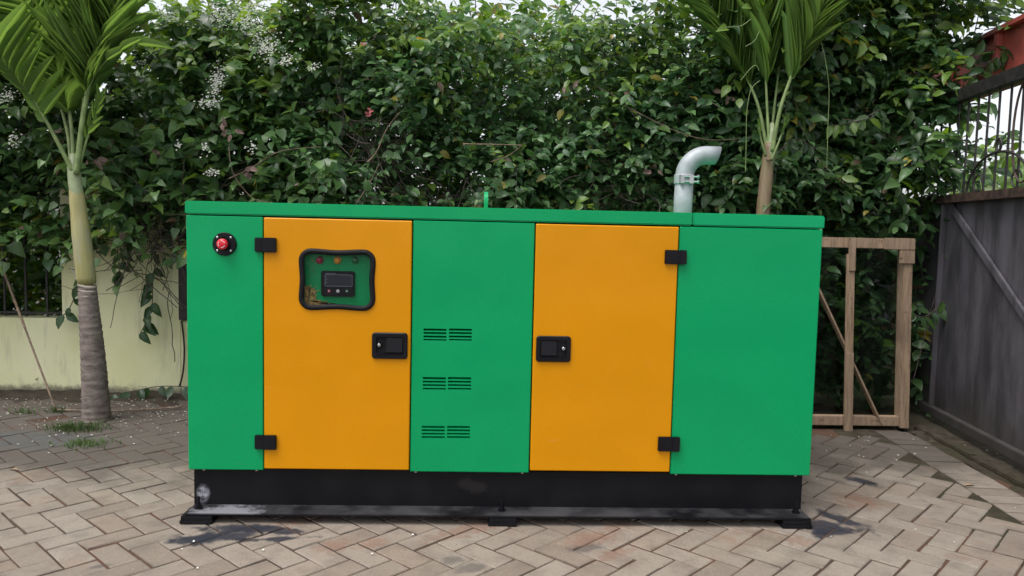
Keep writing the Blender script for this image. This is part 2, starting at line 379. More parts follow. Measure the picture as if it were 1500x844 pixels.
# gate line (from the photograph, on the ground)
GA, GB = PG(1345, 605), PG(1500, 692)
gdir = (GB - GA).normalized(); gnor = Vector((-gdir.y, gdir.x, 0));
if gnor.x > 0: gnor = -gnor
RA, RB = PG(1330, 663), PG(1452, 740)         # inner edge of the soldier course
rdir = (RB - RA).normalized(); rnor = Vector((-rdir.y, rdir.x, 0))
if rnor.x < 0: rnor = -rnor
def top_limit(x): return 1.93 if x < -0.6 else 1.62 if x < 1.2 else 1.34
pav = MB().add([(-5.2, -2.6, -0.0045), (2.4, -2.6, -0.0045), (2.4, 2.1, -0.0045), (-5.2, 2.1, -0.0045)], [(0, 1, 2, 3)]).build('pavement', M['bed'])
tag(pav, 'herringbone paving of worn beige concrete bricks with sandy joints', 'pavement', kind='structure')
A = 0.0998; JW = 0.0085
th = math.radians(45.6); e1 = Vector((math.cos(th), math.sin(th), 0)); e2 = Vector((-math.sin(th), math.cos(th), 0))
O0 = PG(724, 806.5)
def brick_mesh(k):
    r = random.Random(k); bm = bmesh.new()
    bmesh.ops.create_cube(bm, size=1.0)
    for v in bm.verts: v.co = Vector((v.co.x*(2*A-JW), v.co.y*(A-JW), v.co.z*0.05))
    bmesh.ops.bevel(bm, geom=[e for e in bm.edges if all(v.co.z > 0 for v in e.verts)] , offset=0.0028, segments=1, affect='EDGES')
    for v in bm.verts: v.co += Vector((r.uniform(-1, 1)*0.0022, r.uniform(-1, 1)*0.0022, r.uniform(-1, 1)*0.0006 - 0.025))
    bmesh.ops.delete(bm, geom=[f for f in bm.faces if f.normal.z < -0.9], context='FACES')
    me = bpy.data.meshes.new('brick'); bm.to_mesh(me); bm.free(); me.materials.append(M['brick']); return me
BM = [brick_mesh(k) for k in range(8)]
def screen(p):
    q = CM.transposed() @ (Vector(p) - CAM)
    if q.z > -0.2: return None
    return (W/2 + FPX*q.x/-q.z, H/2 - FPX*q.y/-q.z, -q.z)
spots = []
for i in range(-45, 45):
    for j in range(-45, 45):
        s = (i + j) % 4
        if s == 0: c = O0 + e1*A*(i+1) + e2*A*(j+0.5); ang = th
        elif s == 2: c = O0 + e1*A*(i+0.5) + e2*A*(j+1); ang = th + math.pi/2
        else: continue
        if (c - RA).dot(rnor) > -0.022 or c.y > top_limit(c.x) or c.y < -2.4 or c.x < -5.0: continue
        spots.append((c.x, c.y, ang))
k = 0                                         # soldier course along the gate side
while k < 26:
    c = RA - rdir*0.42 + rdir*(0.103*k) + rnor*0.112; spots.append((c.x, c.y, math.atan2(rnor.y, rnor.x))); k += 1
r = random.Random(3); items = []
for x, y, a in spots:
    far = max(0, y-0.9)
    T = Matrix.Translation((x + r.uniform(-1, 1)*0.0015, y + r.uniform(-1, 1)*0.0015, r.gauss(0, 0.0011) - r.random()*0.004*far)) @ Matrix.Rotation(a + r.gauss(0, 0.006) + (math.pi if r.random() < .5 else 0), 4, 'Z') \
        @ Matrix.Rotation(r.gauss(0, 0.007), 4, 'X') @ Matrix.Rotation(r.gauss(0, 0.005), 4, 'Y')
    sc = screen((x, y, 0)); size = -1
    if sc and -40 < sc[0] < W+40 and sc[1] < H+25 and not (abs(x) < 1.2 and 0.12 < y < 1.9): size = 1/sc[2]
    items.append((size, r.randrange(8), T, -0.095 < (Vector((x, y, 0)) - RA).dot(rnor) < 0))
items.sort(key=lambda q: -q[0])
def cut_mesh(me, T):                          # a brick sawn off along the edging course
    bm = bmesh.new(); bm.from_mesh(me); bm.transform(T)
    res_ = bmesh.ops.bisect_plane(bm, geom=bm.verts[:] + bm.edges[:] + bm.faces[:], plane_co=RA + rnor*0.006, plane_no=rnor, clear_outer=True)
    bmesh.ops.holes_fill(bm, edges=[e for e in res_['geom_cut'] if isinstance(e, bmesh.types.BMEdge)], sides=0)
    bm.transform(T.inverted()); m2 = bpy.data.meshes.new('brick'); bm.to_mesh(m2); bm.free(); m2.materials.append(M['brick']); return m2
for size, k, T, cut in items[:300]:
    o = link('brick', cut_mesh(BM[k], T) if cut else BM[k], None, pav); o.matrix_world = T
rest = MB()
for size, k, T, cut in items[300:]:
    me = cut_mesh(BM[k], T) if cut else BM[k]; rest.add([T @ v.co for v in me.vertices], [tuple(p.vertices) for p in me.polygons])
o = rest.build('bricks', M['brick'], pav); o['kind'] = 'stuff'

def rough_sheet(name, poly_fn, x0, x1, y0, y1, n, zf, mat):
    nx, ny = n; vs = []; fs = []
    for a in range(nx+1):
        for b in range(ny+1):
            p = poly_fn(a/nx, b/ny); z = zf(p, a/nx, b/ny); vs.append((p[0], p[1], z))
    for a in range(nx):
        for b in range(ny):
            i = a*(ny+1)+b; fs.append((i, i+ny+1, i+ny+2, i+1))
    return MB().add(vs, fs).build(name, mat, None, smooth=True)
def nz(p, s, k=0): return noise.noise(Vector((p[0]*s, p[1]*s, k)))
# the cream wall line
WA, WB = PG(0, 584), PG(255, 581)
WY = 2.17
def soil_z(p, a, b):
    e = min(1, b*3.0, (1-b)*40+1)
    return -0.008 + 0.020*e + 0.020*nz(p, 5)*e + 0.010*nz(p, 17, 3)
s1 = rough_sheet('soil', lambda a, b: (-5.0 + 4.6*a, 1.84 + 0.10*nz((-5+4.6*a, 0), 3) + b*0.75), 0, 0, 0, 0, (150, 26), soil_z, M['soil'])
tag(s1, 'strip of dark soil along the foot of the cream wall', 'soil', kind='structure')
s2 = rough_sheet('soil', lambda a, b: (0.9 + 1.35*a, 1.25 + 0.09*nz((a*3, 2), 2) + b*1.2), 0, 0, 0, 0, (50, 40), lambda p, a, b: soil_z(p, a, b) - 0.004 - 0.010*min(1, b*4), M['soil'])
tag(s2, 'dark damp soil under the wooden framed panel', 'soil', kind='structure')
def strip_pt(a, b):
    p = RA - rdir*1.0 + rdir*3.6*a; q = GA - gdir*0.6 + gdir*3.3*a + gnor*-0.5
    p = p + rnor*(0.215 + 0.015*nz((a*40, 1), 1)); return p.lerp(q, b)
s3 = rough_sheet('soil', strip_pt, 0, 0, 0, 0, (110, 26), lambda p, a, b: -0.006 + 0.012*min(1, b*6) + 0.014*nz(p, 7) + 0.007*nz(p, 22, 2), M['moss'])
tag(s3, 'mossy soil strip between the edging bricks and the steel gate', 'soil', kind='structure')
def joint_pt(a, b):
    p = RA - rdir*0.9 + rdir*3.4*a; return p + rnor*(-0.24 + 0.255*b)
s4 = rough_sheet('soil', joint_pt, 0, 0, 0, 0, (140, 10), lambda p, a, b: -0.0030 + 0.0008*nz(p, 14) + 0.0004*nz(p, 40, 2), M['moss'])
tag(s4, 'dark mossy dirt filling the gaps between herringbone and edging bricks', 'soil', kind='structure')
kb = MB()
ka = RA - rdir*0.55 + rnor*0.30
for q in range(4):
    p0 = ka + rdir*(0.62*q); kb = MB().obox(p0 + Vector((0, 0, -0.01)), p0 + rdir*0.612 + Vector((0, 0, -0.004)), 0.05, 0.05)
    o = kb.build('kerb_stone', M['moss'], s3, bevel=0.006)

# ------------------------------------------------------------------ generator
gen = empty('generator', (0, 0.5, 0))
tag(gen, 'long green and orange diesel generator in a steel canopy on a black skid', 'generator')
ZB, ZT, HL, DP = 0.185, 1.220, 1.225, 1.02
def F(u, v): p = PY(u, v, 0.0); return p.x, p.z
def rect(u0, v0, u1, v1): a, b = F(u0, v0), F(u1, v1); return a[0], b[0], b[1], a[1]
GAP = 0.0045
zl = F(740, 324.5)[1]                                   # bottom line of the lid
d1x0, d1x1 = F(387, 500)[0], F(601.5, 500)[0]
d2x0, d2x1 = F(781, 500)[0], F(988, 500)[0]
# black filler box, its colour stands in for the shade inside the canopy
ib = MB().box(-HL+0.02, HL-0.02, 0.10, DP-0.02, ZB+0.005, ZT-0.02); ib.build('dark_filler', M['void'], gen)
def panel(name, x0, x1, z0, z1, mat, y0=0.0, y1=0.03, holes=(), r=0.003, ch=0.003):
    me = plate(rrect(x0, x1, z0, z1, r, 3), list(holes), y0, y1, rrect(x0+ch, x1-ch, z0+ch, z1-ch, r, 3), ch)
    return child(link(name, me, mat), gen)
panel('corner_panel', -HL+0.002, d1x0-GAP, ZB, zl-0.004, M['green'])
# centre panel with louvre slots cut through
slots = []; vanes = []
for (yy, gx) in (((481.3, 485, 486.4, 489.8, 491.6, 495, 496.6, 499.2), ((620.4, 654), (657.7, 691))),
                 ((552.4, 556.2, 557.8, 561, 562.9, 566, 568.2, 571), ((619.3, 653), (656.2, 690))),
                 ((624, 627.4, 629, 632.2, 634.2, 637, 639, 642), ((617.8, 651.3), (655, 688.3)))):
    for g0, g1 in gx:
        for k in range(4):
            x0, x1, z0, z1 = rect(g0, yy[2*k], g1, yy[2*k+1]); slots.append([(x0, z0), (x1, z0), (x1, z1), (x0, z1)]); vanes.append((x0, x1, z0, z1))
cp = panel('centre_panel', d1x1+GAP, d2x0-GAP, ZB, zl-0.004, M['green'], holes=slots)
vm = None
for x0, x1, z0, z1 in vanes:
    MB().add([(x0-.002, 0.003, z0-.001), (x1+.002, 0.003, z0-.001), (x1+.002, 0.030, z0+(z1-z0)*0.45), (x0-.002, 0.030, z0+(z1-z0)*0.45)], [(0, 1, 2, 3)]).build('louvre', M['green'], cp)
panel('corner_panel', d2x1+GAP, HL-0.002, ZB, zl-0.004, M['green'])
for s in (-1, 1):
    x = s*(HL-0.012); MB().box(x-0.010, x+0.010, 0.03, DP, ZB, zl).build('end_panel', M['green'], gen)
MB().box(-HL+0.022, HL-0.022, DP-0.018, DP+0.002, ZB, zl).build('rear_panel', M['green'], gen)
# lid in two sections
xj = F(1015, 322)[0]
for x0, x1, mt in ((-HL-0.003, xj-0.0008, 'green'), (xj+0.0008, HL+0.004, 'green2')):
    o = MB().box(x0, x1, -0.002, DP+0.006, zl, ZT).build('roof_panel', M[mt], gen, bevel=0.005)
# thin fold line under the lid on the right
# doors
wx0, wx1, wz0, wz1 = rect(440, 365.5, 548, 454)
def wob(pts, amt):                                      # the gasket edges sag inwards between the corners
    cx = sum(p[0] for p in pts)/len(pts); cz = sum(p[1] for p in pts)/len(pts); return pts
def dense_rr(x0, x1, z0, z1, r, sag, n=6, m=8):
    P = rrect(x0, x1, z0, z1, r, n); out = []
    for i, p in enumerate(P):
        q = P[(i+1) % len(P)]; out.append(p); L = math.hypot(q[0]-p[0], q[1]-p[1])
        if L > r:
            nx, nz_ = (q[1]-p[1])/L, -(q[0]-p[0])/L
            for k in range(1, m):
                f = k/m; w = -sag*math.sin(math.pi*f)**2*(1.0 if abs(nx) < .5 else 0.8); out.append((p[0]+(q[0]-p[0])*f + nx*w, p[1]+(q[1]-p[1])*f + nz_*w))
    return out
hole = dense_rr(wx0+0.006, wx1-0.006, wz0+0.006, wz1-0.006, 0.034, 0.005)
zd1 = F(495, 319)[1]; zd0 = F(495, 687.5)[1]
z20 = F(880, 690.3)[1]; z21 = F(890, 328.3)[1]
door1 = panel('door', d1x0, d1x1, zd0, min(zd1, zl-0.006), M['orange'], -0.004, 0.03, [hole], 0.004, 0.0035)
door1['label'] = 'orange door with a rubber framed control window'
door2 = panel('door', d2x0, d2x1, z20, min(z21, zl-0.006), M['orange'], -0.004, 0.03, [], 0.004, 0.0035)
door2['label'] = 'plain orange door with a single latch'
# window: gasket, glazing
def gasket(path, y, rr, seg=8):
    mb = MB(); n = len(path); vs = []; fs = []
    for i, p in enumerate(path):
        a, b = path[i-1], path[(i+1) % n]; tx, tz = b[0]-a[0], b[1]-a[1]; L = math.hypot(tx, tz); nx, nz_ = tz/L, -tx/L
        for k in range(seg):
            an = 2*math.pi*k/seg; vs.append((p[0]+nx*rr[0]*math.cos(an), y + rr[1]*math.sin(an), p[1]+nz_*rr[0]*math.cos(an)))
    for i in range(n):
        for k in range(seg): fs.append((i*seg+k, i*seg+(k+1) % seg, ((i+1) % n)*seg+(k+1) % seg, ((i+1) % n)*seg+k))
    return mb.add(vs, fs)
gk = gasket(dense_rr(wx0+0.005, wx1-0.005, wz0+0.005, wz1-0.005, 0.036, 0.005), -0.004, (0.0105, 0.010)).build('window_gasket', M['rubber'], door1, smooth=True)
gl = MB().box(wx0+0.008, wx1-0.008, 0.001, 0.005, wz0+0.008, wz1-0.008).build('window_pane', M['window'], door1)
# control panel behind the glass
YP = 0.034
MB().box(wx0-0.04, wx1+0.04, YP, YP+0.004, wz0-0.04, wz1+0.04).build('control_panel', M['green'], gen)
def FP(u, v, y=YP): p = PY(u, v, y); return p.x, p.z
cpan = [o for o in C.objects if o.name == 'control_panel'][0]
for u, mt in ((468.5, 'lampred'), (494.5, 'lampamber'), (520.5, 'lampgreen')):
    x, z = FP(u, 381.3)
    MB().lathe_y(x, z, [(0.0145, YP), (0.0145, YP-0.004), (0.0115, YP-0.005), (0.0115, YP-0.013), (0.009, YP-0.0165), (0.003, YP-0.018)], 20).build('indicator_lamp', M[mt], cpan, smooth=False)
mx0, mz1 = FP(471.5, 396.5); mx1, mz0 = FP(520, 434.5)
ctl = MB().box(mx0, mx1, YP-0.018, YP, mz0, mz1).build('controller', M['black'], gen, bevel=0.004)
sx0, sz1 = FP(476.5, 402.5, YP-.02); sx1, sz0 = FP(515.5, 419.5, YP-.02)
MB().box(sx0, sx1, YP-0.0195, YP-0.0175, sz0, sz1).build('display', M['screen'], ctl)
fr = MB()
for a in ((sx0, sx1, sz1, sz1+.0014), (sx0+.002, sx1, sz0-.0014, sz0), (sx0-.0014, sx0, sz0, sz1), (sx1, sx1+.0014, sz0, sz1)): fr.box(a[0], a[1], YP-0.0198, YP-0.0176, a[2], a[3])
fr.build('display_border', M['grey_line'], ctl)
tb = MB()
for k in range(7): tb.box(sx0+0.002+k*0.0055, sx0+0.0055+k*0.0055, YP-0.0192, YP-0.0177, sz1+0.0035, sz1+0.0058)
tb.build('printed_line', M['grey_line'], ctl)
for k in range(2): MB().box(sx0+0.005, sx0+0.0075, YP-0.0205, YP-0.0185, sz0+0.011+k*0.012, sz0+0.0135+k*0.012).build('display_mark', M['grey_line'], ctl)
for u, mt in ((482, 'lampred'), (495, 'white'), (508, 'lampgreen')):
    x, z = FP(u, 426.6, YP-.02); bt = MB().lathe_y(x, z, [(0.0062, YP-0.018), (0.0062, YP-0.0205), (0.005, YP-0.0215)], 14).build('button', M[mt], ctl)
    MB().lathe_y(x, z, [(0.0024, YP-0.0215), (0.0024, YP-0.0219)], 10).build('button_mark', M['grey_line'] if mt == 'white' else M['white'], bt)
# brittle golden film peeling off in the lower corner
rf = random.Random(5)
fx0, fz0 = FP(447, 450); 
def spike(px, pz, an, L, w): return [(px - math.sin(an)*w, pz + math.cos(an)*w), (px + math.cos(an)*L, pz + math.sin(an)*L), (px + math.sin(an)*w, pz - math.cos(an)*w)]
fm = MB()
px_ = lambda u, v, d=0.0: Vector((FP(u, v)[0], YP-0.002-d, FP(u, v)[1]))
outline = [(446.5, 418), (450, 420), (456, 419), (453, 423), (462, 422), (458, 427), (466, 425), (461, 431), (464, 436), (460, 438), (470, 440), (468, 443), (478, 442), (474, 445), (483, 444), (478, 448), (500, 448.5), (516, 447.5), (508, 451), (490, 451.5), (446.5, 451)]
ctr = px_(452, 440); vs = [ctr] + [px_(u, v) for u, v in outline]
fm.add(vs, [(0, i, i % len(outline) + 1) for i in range(1, len(outline)+1)])
for k in range(34):
    u, v = rf.choice(outline[1:17]); an = rf.uniform(-0.2, 1.2); s = spike(0, 0, an, rf.uniform(0.006, 0.018), 0.002); p = px_(u-2, v+1, 0.0008+rf.random()*0.001)
    fm.add([(p.x+a, p.y, p.z+b) for a, b in s], [(0, 1, 2)])
for k in range(26):
    p = px_(rf.uniform(446, 464), 376+rf.random()**1.3*28, 0.0006); a = rf.uniform(0.0008, 0.0024); fm.add([(p.x-a, p.y, p.z), (p.x, p.y, p.z+a*1.6), (p.x+a, p.y, p.z-a)], [(0, 1, 2)])
fm.build('peeling_film', M['film'], cpan)

# hinges: two leaves and a knuckle line
def hinge(u0, v0, u1, v1, us):
    x0, x1, z0, z1 = rect(u0, v0, u1, v1); xs = F(us, (v0+v1)/2)[0]
    h = MB().box(x0, xs-0.0012, -0.017, 0.0, z0, z1).build('hinge', M['black'], gen, bevel=0.0025)
    MB().box(xs+0.0012, x1, -0.020, -0.004, z0-0.0006, z1+0.0006).build('hinge_leaf', M['black'], h, bevel=0.0025)
    MB().tube([(xs, -0.014, z0+0.001), (xs, -0.014, z1-0.001)], 0.004, 8).build('hinge_pin', M['black'], h)
hinge(374.5, 348, 406, 369.5, 386.3); hinge(374.5, 636.5, 406, 657, 387)
hinge(973.5, 366, 1004, 387, 993.5); hinge(963.5, 639, 994, 660, 982.5)
# latches
def latch(u0, v0, u1, v1, lock_left, door):
    x0, x1, z0, z1 = rect(u0, v0, u1, v1); w = x1-x0
    outer = rrect(x0, x1, z0, z1, 0.012, 5); hx0, hx1, hz0, hz1 = x0+0.016, x1-0.016, z0+0.016, z1-0.016
    hole = rrect(hx0, hx1, hz0, hz1, 0.005, 3)
    me = plate(outer, [hole], -0.014, -0.004, rrect(x0+0.003, x1-0.003, z0+0.003, z1-0.003, 0.010, 5), 0.003)
    b = child(link('latch', me, M['black']), door)
    MB().box(hx0-.004, hx1+.004, -0.0055, -0.0045, hz0-.004, hz1+.004).build('latch_pocket', M['rubber'], b)
    pw = (hx1-hx0)*0.62
    p0, p1 = (hx1-pw, hx1-0.003) if lock_left else (hx0+0.003, hx0+pw)
    MB().add([(p0, -0.007, hz0+0.006), (p1, -0.007, hz0+0.006), (p1, -0.007, hz1-0.002), (p0, -0.007, hz1-0.002),
              (p0, -0.019, hz0+0.010), (p1, -0.019, hz0+0.010), (p1, -0.011, hz1-0.003), (p0, -0.011, hz1-0.003)],
             [(0,1,2,3), (4,7,6,5), (0,4,5,1), (1,5,6,2), (2,6,7,3), (3,7,4,0)]).build('latch_paddle', M['black'], b, bevel=0.0015)
    MB().box(hx0, hx1, -0.0155, -0.008, hz0+0.001, hz0+0.005).build('latch_lip', M['black'], b, bevel=0.001)
    lx = hx0+0.012 if lock_left else hx1-0.012; lz = (hz0+hz1)/2+0.002
    lk = MB().lathe_y(lx, lz, [(0.011, -0.005), (0.011, -0.012), (0.010, -0.013)], 18).build('lock_collar', M['black'], b)
    MB().lathe_y(lx, lz, [(0.0062, -0.012), (0.0062, -0.0155), (0.005, -0.0165)], 16).build('lock_cylinder', M['steel'], b)
    MB().box(lx-0.0008, lx+0.0008, -0.0169, -0.0163, lz-0.003, lz+0.003).build('keyhole', M['void'], b)
latch(545.5, 486.5, 597, 525.5, True, door1); latch(785.5, 491.5, 835, 530, False, door2)
# emergency stop
ex, ez = F(329.5, 357.5)
es = MB().lathe_y(ex, ez, [(0.0445, 0.0), (0.0445, -0.007), (0.042, -0.010), (0.026, -0.010), (0.024, -0.007), (0.002, -0.007)], 40).build('emergency_stop', M['black'], gen)
MB().lathe_y(ex, ez, [(0.015, -0.007), (0.015, -0.026)], 24).build('stem', M['void'], es)
MB().lathe_y(ex, ez, [(0.017, -0.022), (0.0205, -0.026), (0.0205, -0.034), (0.018, -0.038), (0.010, -0.040), (0.001, -0.0405)], 28).build('mushroom_button', M['red'], es, smooth=True)
am = MB()
for k in range(3):
    a0 = math.radians(20 + 120*k)
    for j in range(6):
        b0, b1 = a0 + j*math.radians(13), a0 + (j+1)*math.radians(13); r0, r1 = 0.0115, 0.0135
        am.add([(ex+r*math.cos(b), -0.0402, ez+r*math.sin(b)) for r, b in ((r0, b0), (r1, b0), (r1, b1), (r0, b1))], [(0, 1, 2, 3)])
am.build('turn_arrows', M['white'], es)
for a in (45, 135, 225, 315):
    MB().lathe_y(ex+0.0355*math.cos(math.radians(a))*1.0, ez+0.0355*math.sin(math.radians(a)), [(0.0042, -0.009), (0.0042, -0.012), (0.003, -0.0128)], 10).build('screw', M['steel'], es)
# skid: channel beams, feet, studs
WYF = 0.022; zf1, zf0 = 0.040, 0.031; xs0, xs1 = PY(284.5, 715, WYF).x, PY(1174.5, 715, WYF).x
sk = MB().box(xs0, xs1, WYF, WYF+0.008, zf1-0.001, ZB-0.002).build('skid_beam', M['skid'], gen)
MB().box(xs0, xs1, -0.078, WYF+0.007, zf0, zf1).build('skid_flange', M['skid'], gen, bevel=0.002)
MB().box(xs0, xs1, DP-0.05, DP-0.042, zf1-0.001, ZB-0.002).build('skid_beam', M['skid'], gen)
MB().box(xs0, xs1, DP-0.051, DP+0.05, zf0, zf1).build('skid_flange', M['skid'], gen, bevel=0.002)
for s in (xs0+0.005, xs1-0.011): MB().box(s, s+0.006, WYF+0.0085, DP-0.0505, zf1-0.001, ZB-0.003).build('skid_end', M['skid'], gen)
MB().box(xs0+.01, xs1-.01, 0.04, DP-0.06, ZB-0.012, ZB-0.003).build('skid_deck', M['skid'], gen)
for (u0, u1, ub, ex0, ex1) in ((263, 311, 289.5, 0.008, 0), (715, 757, 735, 0, 0), (1146, 1190, 1167, 0, 0.006)):
    a, b = PY(u0, 765, -0.083).x, PY(u1, 765, -0.083).x
    for y0, y1 in ((-0.086, 0.02), (DP-0.05, DP+0.055)):
        zt_ = zf0 - 0.0005
        ft = MB().box(a, b, y0, y1, 0.0015, 0.0155).build('foot', M['rubber'], gen, bevel=0.002)
        MB().box(a+0.003, b-0.002, y0+0.004, y1, 0.0157, zt_).build('foot_pad', M['rubber'], ft, bevel=0.002)
        xb = PY(ub, 748, -0.03).x; yb = -0.02 if y0 < 0 else DP+0.01
        st = MB().tube([(xb, yb, zf1), (xb, yb, zf1+0.045)], 0.0055, 10).build('mounting_stud', M['black'], ft)
        MB().tube([(xb, yb, zf1+0.0003), (xb, yb, zf1+0.003)], 0.016, 16).build('washer', M['black'], ft)
        MB().tube([(xb, yb, zf1+0.003), (xb, yb, zf1+0.016)], 0.011, 6).build('nut', M['black'], ft)
for u, v in ((299, 690), (376, 690.4), (609, 692), (765, 693), (990, 695), (1165, 697)):
    p = PY(u, v, 0.012); MB().tube([(p.x, 0.014, ZB-0.006), (p.x, 0.014, ZB+0.001)], 0.006, 8).build('canopy_bolt', M['steel'], gen)
# exhaust
YE = 0.55
def bez(pts, n):
    out = []; P = [pts[0]] + list(pts) + [pts[-1]]
    for i in range(1, len(P)-2):
        for k in range(n):
            t = k/n; a, b, c, d = P[i-1], P[i], P[i+1], P[i+2]
            out.append(0.5*((2*b) + (c-a)*t + (2*a-5*b+4*c-d)*t*t + (3*b-a-3*c+d)*t**3))
    out.append(P[-2]); return out
e0 = PY(1000.3, 300, YE); R_P = (PY(1013.5, 290, YE).x - PY(987, 290, YE).x)/2
cz = PY(1000, 263, YE).z
pipe = MB().tube([(e0.x, YE, ZT-0.15), (e0.x, YE, ZT+0.05), (e0.x+0.002, YE, cz-0.004)], R_P, 28).build('exhaust_pipe', M['galv'], gen, smooth=False)
for p in pipe.data.polygons: p.use_smooth = len(p.vertices) == 4
MB().tube([(e0.x, YE, ZT), (e0.x, YE, ZT+0.004)], R_P+0.02, 28).build('pipe_collar', M['green'], pipe)
def hollow_bend(cl, r, wall, n=28):
    vs = []; fs = []; m = len(cl)
    for rr in (r, r-wall):
        for i, p in enumerate(cl):
            t = (cl[min(i+1, m-1)] - cl[max(i-1, 0)]).normalized(); a = Vector((0, 1, 0)); b = t.cross(a).normalized()
            for k in range(n):
                an = 2*math.pi*k/n; q = p + (a*math.cos(an) + b*math.sin(an))*rr
                if i == m-1: q += t*(-(b*math.sin(an)*rr).dot(Vector((0, 0, 1))) * -0.30)      # slanted cut
                vs.append(q)
    N = m*n
    for i in range(m-1):
        for k in range(n):
            j = (k+1) % n; fs.append((i*n+k, i*n+j, (i+1)*n+j, (i+1)*n+k)); fs.append((N+i*n+k, N+(i+1)*n+k, N+(i+1)*n+j, N+i*n+j))
    for k in range(n):
        j = (k+1) % n; fs.append(((m-1)*n+k, (m-1)*n+j, N+(m-1)*n+j, N+(m-1)*n+k)); fs.append((k, N+k, N+j, j))
    return MB().add(vs, fs)
top = PY(1030, 227.5, YE); rb = top.z - cz - 0.012
cl = [Vector((e0.x+0.002, YE, cz-0.01)), Vector((e0.x+0.002, YE, cz+0.012))]
RB_ = min(rb, 0.11)
c0 = Vector((e0.x+0.002+RB_, YE, cz+0.012 + (rb-RB_)))
for k in range(0, 15): a = math.radians(180 - 6.4*k); cl.append(c0 + Vector((math.cos(a), 0, math.sin(a)))*RB_)
tip = PY(1051, 226, YE); cl.append(Vector((tip.x, YE, cl[-1].z + 0.000)))
el = hollow_bend(cl, R_P*1.0, 0.004).build('elbow', M['galv'], pipe, smooth=True)
ck = MB().tube([(e0.x+.001, YE, cz-0.022), (e0.x+.001, YE, cz-0.019), (e0.x+.001, YE, cz+0.019), (e0.x+.001, YE, cz+0.022)], [R_P+0.001, R_P+0.004, R_P+0.004, R_P+0.001], 28).build('clamp', M['galv'], pipe)
cbm = MB(); xr = e0.x+R_P
for dz in (-0.012, 0.010):
    cbm.tube([(e0.x-0.028, YE-R_P-0.008, cz+dz), (xr+0.016, YE-R_P-0.004, cz+dz)], 0.0045, 8); cbm.tube([(xr+0.006, YE-R_P-0.005, cz+dz), (xr+0.014, YE-R_P-0.004, cz+dz)], 0.0085, 6)
cbm.box(e0.x-0.030, e0.x-0.012, YE-R_P-0.014, YE-R_P+0.006, cz-0.02, cz+0.018); cbm.box(e0.x+0.012, e0.x+0.03, YE-R_P-0.012, YE-R_P+0.012, cz-0.02, cz+0.018)
cbm.build('clamp_bolts', M['steel'], pipe)
# lifting eye seen edge-on
lx = PY(712, 290, 0.5).x; lz = PY(712, 281, 0.5).z
lo = [(0.5+0.05*math.cos(math.radians(a)), lz-0.05+0.05*math.sin(math.radians(a))) for a in range(0, 181, 15)]
hl = [(0.5+0.022*math.cos(math.radians(a)), lz-0.05+0.022*math.sin(math.radians(a))) for a in range(0, 360, 30)]
me = plate([(0.55, ZT-0.02)] + lo + [(0.45, ZT-0.02)], [hl], -0.009, 0.009)
for v in me.vertices: v.co = Vector((lx + v.co.y, v.co.x, v.co.z))
bm_ = bmesh.new(); bm_.from_mesh(me)                       # close the far side
bmesh.ops.holes_fill(bm_, edges=[e for e in bm_.edges if e.is_boundary], sides=0); bmesh.ops.recalc_face_normals(bm_, faces=bm_.faces); bm_.to_mesh(me); bm_.free()
child(link('lifting_eye', me, M['green']), gen)

# ------------------------------------------------------------------ cream wall with grilles
wall = empty('garden_wall', (-2.0, WY+0.08, 0))
tag(wall, 'cream painted garden wall with square piers and dark iron grilles', 'wall')
zo = PY(45, 466, WY).z
MB().box(-6.2, 3.6, WY, WY+0.16, -0.05, zo).build('plinth', M['wall'], wall, bevel=0.006)
pA, pB = PY(89, 430, WY-0.012).x, PY(264, 430, WY-0.012).x
piers = [(pA, pB), (pA-2.9, pA-2.2), (pB+2.55, pB+3.1), (pB+4.25, pB+4.65)]
for a, b in piers: MB().box(a, b, WY-0.004, WY+0.166, -0.05, 1.80).build('pier', M['wall'], wall, bevel=0.006)
xs = sorted(piers)
for (a0, b0), (a1, b1) in zip(xs[:-1], xs[1:]):
    gr = MB().box(b0, b0+0.03, WY+0.06, WY+0.10, zo+0.001, 1.75).box(a1-0.03, a1, WY+0.06, WY+0.10, zo+0.001, 1.75).build('grille', M['iron'], wall)
    for z in (zo+0.02, 0.95, 1.35, 1.72): MB().box(b0+0.031, a1-0.031, WY+0.072, WY+0.088, z, z+0.014).build('grille_rail', M['iron'], gr)
    n = int((a1-b0)/0.13)
    for k in range(1, n):
        x = b0 + (a1-b0)*k/n; MB().box(x-0.006, x+0.006, WY+0.0745, WY+0.0855, zo+0.001, 1.75).build('grille_bar', M['iron'], gr)
fx = PY(267, 400, WY-0.01).x
MB().box(fx-0.018, fx+0.03, WY-0.03, WY-0.006, PY(267, 468, WY).z, 1.7).build('frame_post', M['iron'], wall)

# ------------------------------------------------------------------ steel gate, red beam
gate = empty('steel_gate', GB)
tag(gate, 'dark weathered steel sheet gate with an iron grille above, beside the paving', 'gate')
GN = gnor
def GP(u, v, off=0.0): return PP(u, v, GA + GN*off, GN)
zg = GP(1450, 284).z                                    # top of the sheet
g0, g1 = GA - gdir*1.2, GB + gdir*1.6
up = Vector((0, 0, 1))
def gbar(name, a, b, w, d, mat, parent=None): return MB().obox(a, b, w, d, up if abs((Vector(b)-Vector(a)).normalized().z) < 0.9 else gdir).build(name, mat, parent or gate, bevel=0.003)
gbar('sheet', g0 + up*(zg/2+0.04), g1 + up*(zg/2+0.04), 0.004, zg-0.09, M['gate'])
gbar('bottom_rail', g0 + GN*0.02 + up*0.075, g1 + GN*0.02 + up*0.075, 0.045, 0.05, M['gate'])
gbar('middle_rail', g0 + GN*0.012 + up*(zg-0.012), g1 + GN*0.012 + up*(zg-0.012), 0.075, 0.05, M['rail'])
bA, bB = GP(1392, 300, 0.018), GP(1500, 462, 0.018); bb = (bB-bA)
